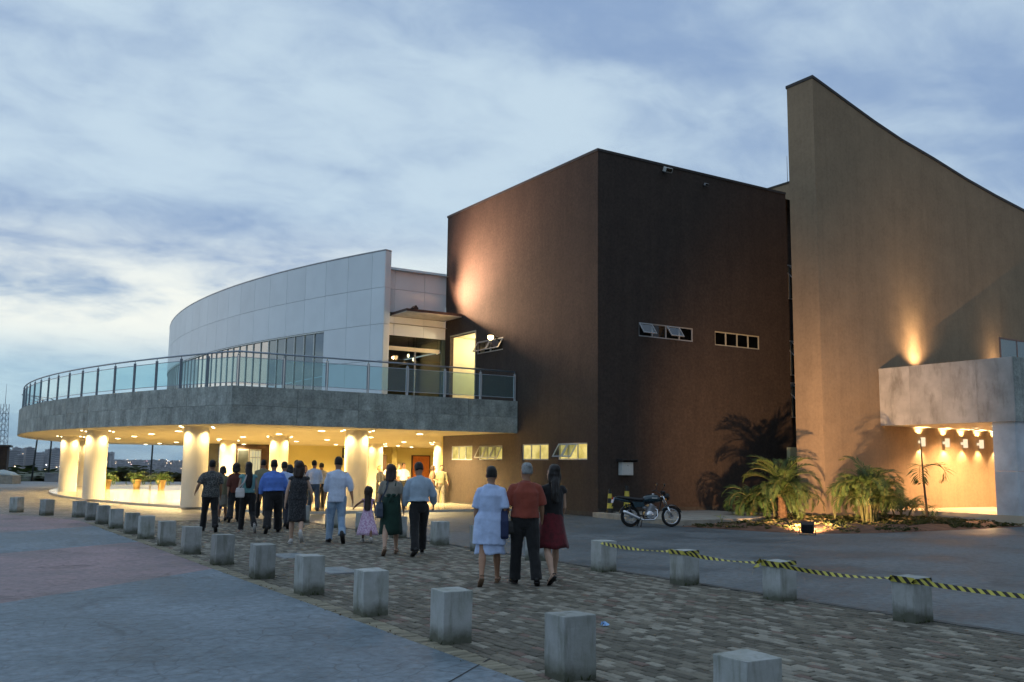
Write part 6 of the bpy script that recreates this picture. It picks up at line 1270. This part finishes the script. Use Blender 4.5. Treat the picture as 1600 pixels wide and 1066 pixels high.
person('woman in a teal top and black trousers with very long black hair', 385, 832, 1.72, 14, STEP_R, [(14, 10, 60), (0, 12, 12)], dict(hair=hair('long', HB_, -.42), shoes=('heel', SHOEW), clothes=[('shirt', C_TEAL, .12, .98, .010, .0, 1.42), ('trousers', C_BLACK, .008, 1.02)]), 1.0, 'f', vox=.013, skin=SK2)
person('man in an olive shirt further in, between the woman in teal and the stout man', 408, 811, 1.82, 12, SMALL_R, [A0, A0], dict(hair=hair('short', HB_), clothes=[('shirt', C_OLIVE, 1.0, .92, .018, .01), ('trousers', C_BLACK, .012, 1.04)]), 1.0, 'm', vox=.014)
person('stout man in a bright blue shirt and wide black trousers', 425, 833, 1.80, 16, SMALL_L, [(2, 15, 18), (4, 14, 24)], dict(hair=hair('short', HB_), clothes=[('shirt', C_BLUE, 1.8, 1.0, .024, .02), ('trousers', C_BLACK, .030, 1.04)]), 1.28, 'm', (6, 0), vox=.013)
person('man in a pale shirt and dark trousers, hidden behind the stout man', 440, 826, 1.76, 14, SMALL_R, [A0, AF], dict(hair=hair('short', HB_), clothes=[('shirt', C_LBLUE, .9, .98, .018, .01), ('trousers', C_NAVY, .014, 1.04)]), 1.0, 'm', vox=.014)
person('woman in a sleeveless dark dress with bushy brown hair and white trainers', 462, 850, 1.72, 16, [(4, 2, 0, 1), (-6, 50, -62, 0)], [(-4, 17, 8), (-8, 20, 12)], dict(hair=hair('bushy', HBR, -.10), shoes=('shoe', SHOEW), clothes=[('shirt', C_DRESSK, .12, .94, .014, .01, 1.45, 'bodice'), ('skirt', C_DRESSK, 1.02, .47, .20, .16, .04, 'dress')]), 1.12, 'f', (4, 0), vox=.013, skin=SK2)
person('woman in a white top with dark hair, behind the woman in the dark dress', 449, 822, 1.66, 14, SMALL_L, [A0, A0], dict(hair=hair('bob', HB_, .0), clothes=[('shirt', C_WHITEB, .6, .95, .014, .0), ('trousers', C_BLACK, .014, 1.02)]), 1.0, 'f', vox=.015)
person('man in a cream shirt seen above the crowd before the yellow wall', 461, 803, 1.82, 10, STILL, [A0, A0], dict(hair=hair('short', HB_), clothes=[('shirt', C_CREAM, .9, .96, .016, .01), ('trousers', C_DENIM, .012, 1.04)]), 1.0, 'm', (20, 0), vox=.015)
person('woman in red and black facing out of the lobby behind the crowd', 474, 799, 1.64, 175, STILL, [A0, A0], dict(hair=hair('long', HBR, -.15), clothes=[('shirt', C_MAROON, .5, .92, .012, .0), ('skirt', C_BLACK, 1.02, .55, .19, .15, .03)]), 1.0, 'f', vox=.015, skin=SK2)
person('man in a white shirt and dark jeans just entering under the terrace', 489, 802, 1.84, 12, SMALL_R, [A0, (6, 10, 24)], dict(hair=hair('short', HB_), clothes=[('shirt', C_WHITEB, 1.7, .96, .020, .01), ('trousers', C_DENIM, .012, 1.04)]), 1.0, 'm', (24, 0), vox=.014)
person('man in a pale shirt and black trousers right behind the man in dark jeans', 500, 798, 1.76, 14, SMALL_L, [A0, A0], dict(hair=hair('short', HB_), clothes=[('shirt', C_CREAM, .9, .98, .018, .01), ('trousers', C_BLACK, .012, 1.04)]), 1.0, 'm', vox=.015)
# inside the lobby
LG = 'people standing in the lobby'
person('blond person in black standing in the lobby beside the inner column', 592, 789, 1.66, 150, STILL, [(20, 8, 60), A0], dict(hair=hair('bob', HBL, .02), clothes=[('shirt', C_BLACK, 1.6, .90, .016, .01), ('trousers', C_BLACK, .014, 1.02)]), 1.0, 'f', vox=.015, skin=SK2, grp=LG)
person('man with thin hair behind the woman in green, before the yellow pier', 607, 782, 1.76, 190, STILL, [A0, A0], dict(hair=hair('short', HBR), clothes=[('shirt', C_CREAM, .8, .96, .016, .01), ('trousers', C_DENIM, .012, 1.04)]), 1.0, 'm', vox=.016, grp=LG)
person('man in a white shirt facing out of the lobby, left of the orange door', 629, 786, 1.80, 185, STILL, [A0, A0], dict(hair=hair('short', HB_), clothes=[('shirt', C_WHITEB, .9, .98, .018, .01), ('trousers', C_BLACK, .012, 1.04)]), 1.02, 'm', vox=.015, grp=LG)
person('man in a peach shirt at the shoulder of the man facing out', 622, 782, 1.74, 170, STILL, [A0, A0], dict(hair=hair('short', HBR), clothes=[('shirt', C_CREAM, .9, .96, .016, .01), ('trousers', C_DENIM, .012, 1.04)]), 1.0, 'm', vox=.016, grp=LG)
person('woman in a brown printed dress at the right of the orange door', 674, 789, 1.70, 120, STILL, [A0, (10, 8, 50)], dict(hair=hair('bob', HBR, .0), clothes=[('shirt', C_BROWNP, .8, .94, .014, .01, 1.46, 'bodice'), ('skirt', C_BROWNP, 1.02, .50, .20, .16, .04, 'dress')]), 1.0, 'f', vox=.015, grp=LG)
person('person in an olive top partly cut by the brown wall corner', 688, 789, 1.72, 200, STILL, [(14, 8, 40), A0], dict(hair=hair('short', HB_), clothes=[('shirt', C_OLIVE, 1.2, .90, .018, .01), ('trousers', C_TAUPE, .016, 1.02)]), 1.05, 'm', vox=.015, grp=LG)
# bags
def near(px, py, dx, dy, z): p = G(px, py); return Vector((p.x + dx, p.y + dy, z))
c = near(789, 914, -.03, .02, 0); M_BAGN = pm('navy_bag', (0.012, 0.022, 0.075), .6, .15, 8, .3, 40)
handbag('dark navy shoulder bag hanging at the side of the woman in pale blue', (c.x, c.y, .66), -R(24), (.12, .30, .42), M_BAGN, [(0, .04, .38), (-.06, .04, .55), (-.10, .02, .77), (-.11, -.06, .74), (-.05, -.10, .50), (0, -.08, .38)])
c = near(797, 914, .0, -.02, 0); handbag('small black case carried between the woman in blue and the man in red', (c.x, c.y, .72), -R(24), (.16, .10, .20), SHOE, [(0, 0, .18), (.0, .02, .30), (.02, .02, .30)])
c = near(592, 868, 0, .05, 0); handbag('dark blue grey handbag beside the woman in the green dress', (c.x, c.y, .70), -R(20), (.13, .30, .30), pm('slate_bag', (0.045, 0.06, 0.09), .55, .15, 8), [(0, .10, .28), (.10, .02, .55), (.17, -.02, .76), (.12, -.08, .55), (0, -.10, .28)])
c = near(372, 833, 0, .0, 0); handbag('white shoulder bag of the woman with very long black hair', (c.x, c.y, .86), -R(16), (.22, .12, .24), pm('white_bag', (.55, .52, .50), .5, .12, 8), [(.02, 0, .22), (.10, .03, .40), (.14, .03, .56), (.08, -.03, .38), (-.06, 0, .22)])
c = near(351, 815, 0, .0, 0); handbag('beige carrier bag low beside the woman in the pale blouse', (c.x, c.y, .42), -R(16), (.24, .12, .32), pm('beige_bag', (.42, .36, .26), .6, .1, 6), [(-.08, 0, .31), (0, 0, .44), (.08, 0, .31)])
# bake the remeshed skins and cloths
def bake_all():
    for o, vx, amp, fr, zs in BAKE:
        r = o.modifiers.new('r', 'REMESH'); r.mode = 'VOXEL'; r.voxel_size = vx; r.use_smooth_shade = True
        s = o.modifiers.new('s', 'SMOOTH'); s.factor = .5; s.iterations = 2
    dg = bpy.context.evaluated_depsgraph_get()
    for o, vx, amp, fr, zs in BAKE:
        me = bpy.data.meshes.new_from_object(o.evaluated_get(dg)); old = o.data
        mats = list(old.materials); o.modifiers.clear(); o.data = me
        if not me.materials:
            for mt in mats: me.materials.append(mt)
        if amp:
            off = Vector((o.parent.location.x * 3.1, o.parent.location.y * 2.3, 0)); S1 = Vector((1, 1, zs))
            n = len(me.vertices); co = [0.0] * (3 * n); me.vertices.foreach_get('co', co); no = [0.0] * (3 * n); me.vertex_normals.foreach_get('vector', no); nz_ = noise.noise
            for k in range(0, 3 * n, 3):
                q = Vector((co[k] * fr + off.x, co[k + 1] * fr + off.y, co[k + 2] * zs * fr)); d = amp * (nz_(q) + .5 * nz_(q * 2.1))
                co[k] += no[k] * d; co[k + 1] += no[k + 1] * d; co[k + 2] += no[k + 2] * d
            me.vertices.foreach_set('co', co)
        me.polygons.foreach_set('use_smooth', [True] * len(me.polygons)); me.update()
bake_all()
# ------------------------------------------------------------------ far things
M_POLE = pm('lamp_pole', (0.06, 0.075, 0.085), .5, .1, 4)
def far_pole(px0, px1, d, lab, h=7.2):
    p = GD(px0, d, 0); t = thing('lamp_post', lab, 'lamp post', (p.x, p.y, -.06), 0, 'lamp posts at the far edge'); s = CR * ((px1 - px0) * d / F_PX * .9); mb = MB(); mb.tube([(0, 0, -.5), (s.x * .5, s.y * .5, h * .5), (s.x, s.y, h)], [.085, .07, .05], 8); mb.build('pole', M_POLE, t, smooth=True)
    e = Vector((s.x, s.y, h)); mb = MB(); mb.tube([e, e + Vector((-.5, 0, .25)), e + Vector((-1.2, 0, .28))], [.04, .035, .03], 6); mb.build('arm', M_POLE, t); mb = MB(); mb.loft([[e + Vector((-1.2 - x, w * sy, .28 + z)) for sy, z in ((-1, 0), (1, 0), (1, .08), (-1, .08))] for x, w in ((-.05, .06), (.2, .13), (.5, .09))]); mb.build('lamp_head', M_POLE, t)
far_pole(50.5, 60, 84, 'leaning lamp post at the far edge, leftmost of the three'); far_pole(76.5, 78.5, 86, 'thin upright lamp post between the leaning post and the columns'); far_pole(236, 237.5, 83, 'lamp post seen under the terrace behind the pot plants')
# hut, tower, low walls at the far left
p = GD(-2, 72, 0); t = thing('brown_hut', 'brown hut cut off by the left edge of the picture', 'hut', (p.x, p.y, -.02), -HEAD + R(25)); mb = MB(); mb.box(-3.2, 0, 0, .50, 3, 2.75); mb.build('wall', M_BROWN, t); mb = MB(); mb.box(-3.4, -.2, 2.752, .7, 3.2, 2.9); mb.build('roof', M_CAP, t)
p = GD(8, 70, 0); t = thing('stone_planter', 'pale stone planter block at the left edge below the hut', 'planter', (p.x, p.y, 0), -HEAD); mb = MB(); mb.box(-1.4, 0, -.02, .62, 1.2, .62); mb.build('box', M_KERB, t); mb = MB(); mb.loft([[(x, .6 + .62 * math.cos(a), .62 + hh * math.sin(a)) for a in [math.pi * k / 8 for k in range(9)]] for x, hh in ((-1.4, .3), (-.4, .42), (.3, .25), (.5, .05))]); mb.build('cover', pm('pale_sheet', (.46, .52, .52), .6, .1, 3), t, smooth=True)
p = GD(84, 79, 0); t = thing('low_wall', 'low grey concrete wall at the far edge left of the first column', 'wall', (p.x, p.y, -.02), -HEAD + R(-14)); mb = MB(); mb.box(-.8, 0, 0, 3.6, .3, .68); mb.build('wall', M_CONC, t); mb = MB(); mb.box(-.85, -.04, .682, 3.65, .34, .76); mb.build('cap', M_CONC, t)
p = GD(0, 150, 0); zb = -8.0; t = thing('lattice_mast', 'bluish lattice radio mast at the left edge behind the hut', 'mast', (p.x, p.y, zb), .4); mb = MB(); Ht = 18.6; mb2 = MB()
def wv(z): return .95 * (1 - .55 * z / Ht)
for sx_ in (-1, 1):
    for sy_ in (-1, 1): mb.tube([(sx_ * wv(0), sy_ * wv(0), 0), (sx_ * wv(Ht), sy_ * wv(Ht), Ht)], .045, 5)
M_MAST = pm('mast_paint', (.20, .23, .32), .5, .2, 2); mb.build('leg', M_MAST, t)
z = 0.0
while z < Ht - .9:
    a, b_ = wv(z), wv(z + .9)
    for (c0, c1) in (((-1, -1), (1, -1)), ((1, -1), (1, 1)), ((1, 1), (-1, 1)), ((-1, 1), (-1, -1))):
        mb2.tube([(c0[0] * a, c0[1] * a, z), (c1[0] * b_, c1[1] * b_, z + .9)], .03, 4); mb2.tube([(c0[0] * a, c0[1] * a, z), (c1[0] * a, c1[1] * a, z)], .03, 4)
    z += .9
mb2.build('bracing', M_MAST, t); mb = MB(); mb.tube([(0, 0, Ht - .5), (0, 0, Ht + 3.2)], [.05, .02], 5); mb.build('aerial', M_MAST, t)
# the town: towers on the skyline, low houses on the hillside, lit windows
M_TOWN = pm('town_render', (0.34, 0.34, 0.36), .8, .25, .01, objrand=.35); M_LOWT = pm('low_town', (0.30, 0.29, 0.29), .8, .35, .02)
def towerz(p): r = (Vector((p.x, p.y)) - Vector((CAM.x, CAM.y))).length; return terrain_z(r, math.atan2(p.y - CAM.y, p.x - CAM.x))
def town():
    rnd = random.Random(42); lights = MB(); lows = MB()
    def light(c, s, mi): lights.box(c.x - s, c.y - s, c.z - s, c.x + s, c.y + s, c.z + s, mi)
    for i in range(130):
        px = rnd.uniform(8, 300); d = rnd.uniform(3200, 6200)
        if px > 175 and rnd.random() < .45: px = rnd.uniform(8, 170)
        p = GD(px, d, 0); zb = towerz(p); w = rnd.uniform(8, 15); dp = rnd.uniform(8, 16); cluster = .5 + .5 * noise.noise(Vector((px / 28.0, 2.2, 0))); h = max(12, (CAM.z + (rnd.uniform(2, 15) + 9 * cluster) * d / F_PX) - zb) if px < 180 else rnd.uniform(18, 42); h = min(h, 135)
        t = thing('tower_block', 'pale distant tower block standing on the hazy skyline', 'tower block', (p.x, p.y, zb - 3), rnd.uniform(0, 1.5), 'tower blocks on the skyline'); mb = MB(); mb.box(-w, -dp, 0, w, dp, h + 3); mb.build('wall', M_TOWN, t); mb = MB(); mb.box(-w * .4, -dp * .4, h + 3, w * .3, dp * .4, h + 6.5); mb.build('roof_house', M_TOWN, t)
        mb = MB(); nfl = int(h / 6)
        for k in range(nfl): z = 3 + (k + .5) * h / nfl; mb.box(-w - .15, -dp - .15, z, w + .15, dp + .15, z + 1.6)
        mb.build('window_band', M_SLATE, t)
        for q in range(rnd.randint(0, 2)): light(p + Vector((rnd.uniform(-w, w) - 12, rnd.uniform(-6, 6) - 16, zb + rnd.uniform(.15, .9) * h)), rnd.uniform(.9, 1.7), rnd.choice((0, 0, 1)))
    for i in range(2600):
        px = rnd.uniform(-20, 330); d = 2300 + 5000 * rnd.random() ** .8; p = GD(px, d, 0); zb = towerz(p); s = rnd.uniform(5, 11); hh = rnd.uniform(6, 16); lows.box(p.x - s, p.y - s * rnd.uniform(.6, 1.2), zb - 2, p.x + s, p.y + s, zb + hh)
        if rnd.random() < .10: light(Vector((p.x - 3, p.y - s - 3, zb + hh * rnd.uniform(.5, 1.3))), rnd.uniform(.8, 2.0), rnd.choice((0, 0, 1, 2)))
    tag(lows.build('low_town', M_LOWT), 'low houses packed on the far hillside', 'town', kind='stuff')
    tag(lights.build('town_lights', [emit('lamp_amber', (1.0, .72, .45), 5.0), emit('lamp_white', (.95, .95, 1.0), 5.0), emit('lamp_pink', (1.0, .55, .6), 4.0)]), 'scattered lights of the far town', 'lights', kind='stuff')
town()
# ------------------------------------------------------------------ evening haze over the valley
HAZE_DENSITY = 0.00004
def haze():
    m, nt, out = _nodes('haze'); v = nt.nodes.new('ShaderNodeVolumePrincipled'); v.inputs['Color'].default_value = (.80, .88, 1.0, 1); v.inputs['Density'].default_value = HAZE_DENSITY; v.inputs['Anisotropy'].default_value = 0.0; nt.links.new(v.outputs[0], out.inputs['Volume'])
    mb = MB(); mb.box(-15000, -15000, -150, 15000, 15000, 170); o = mb.build('haze', m); o['kind'] = 'stuff'
haze()
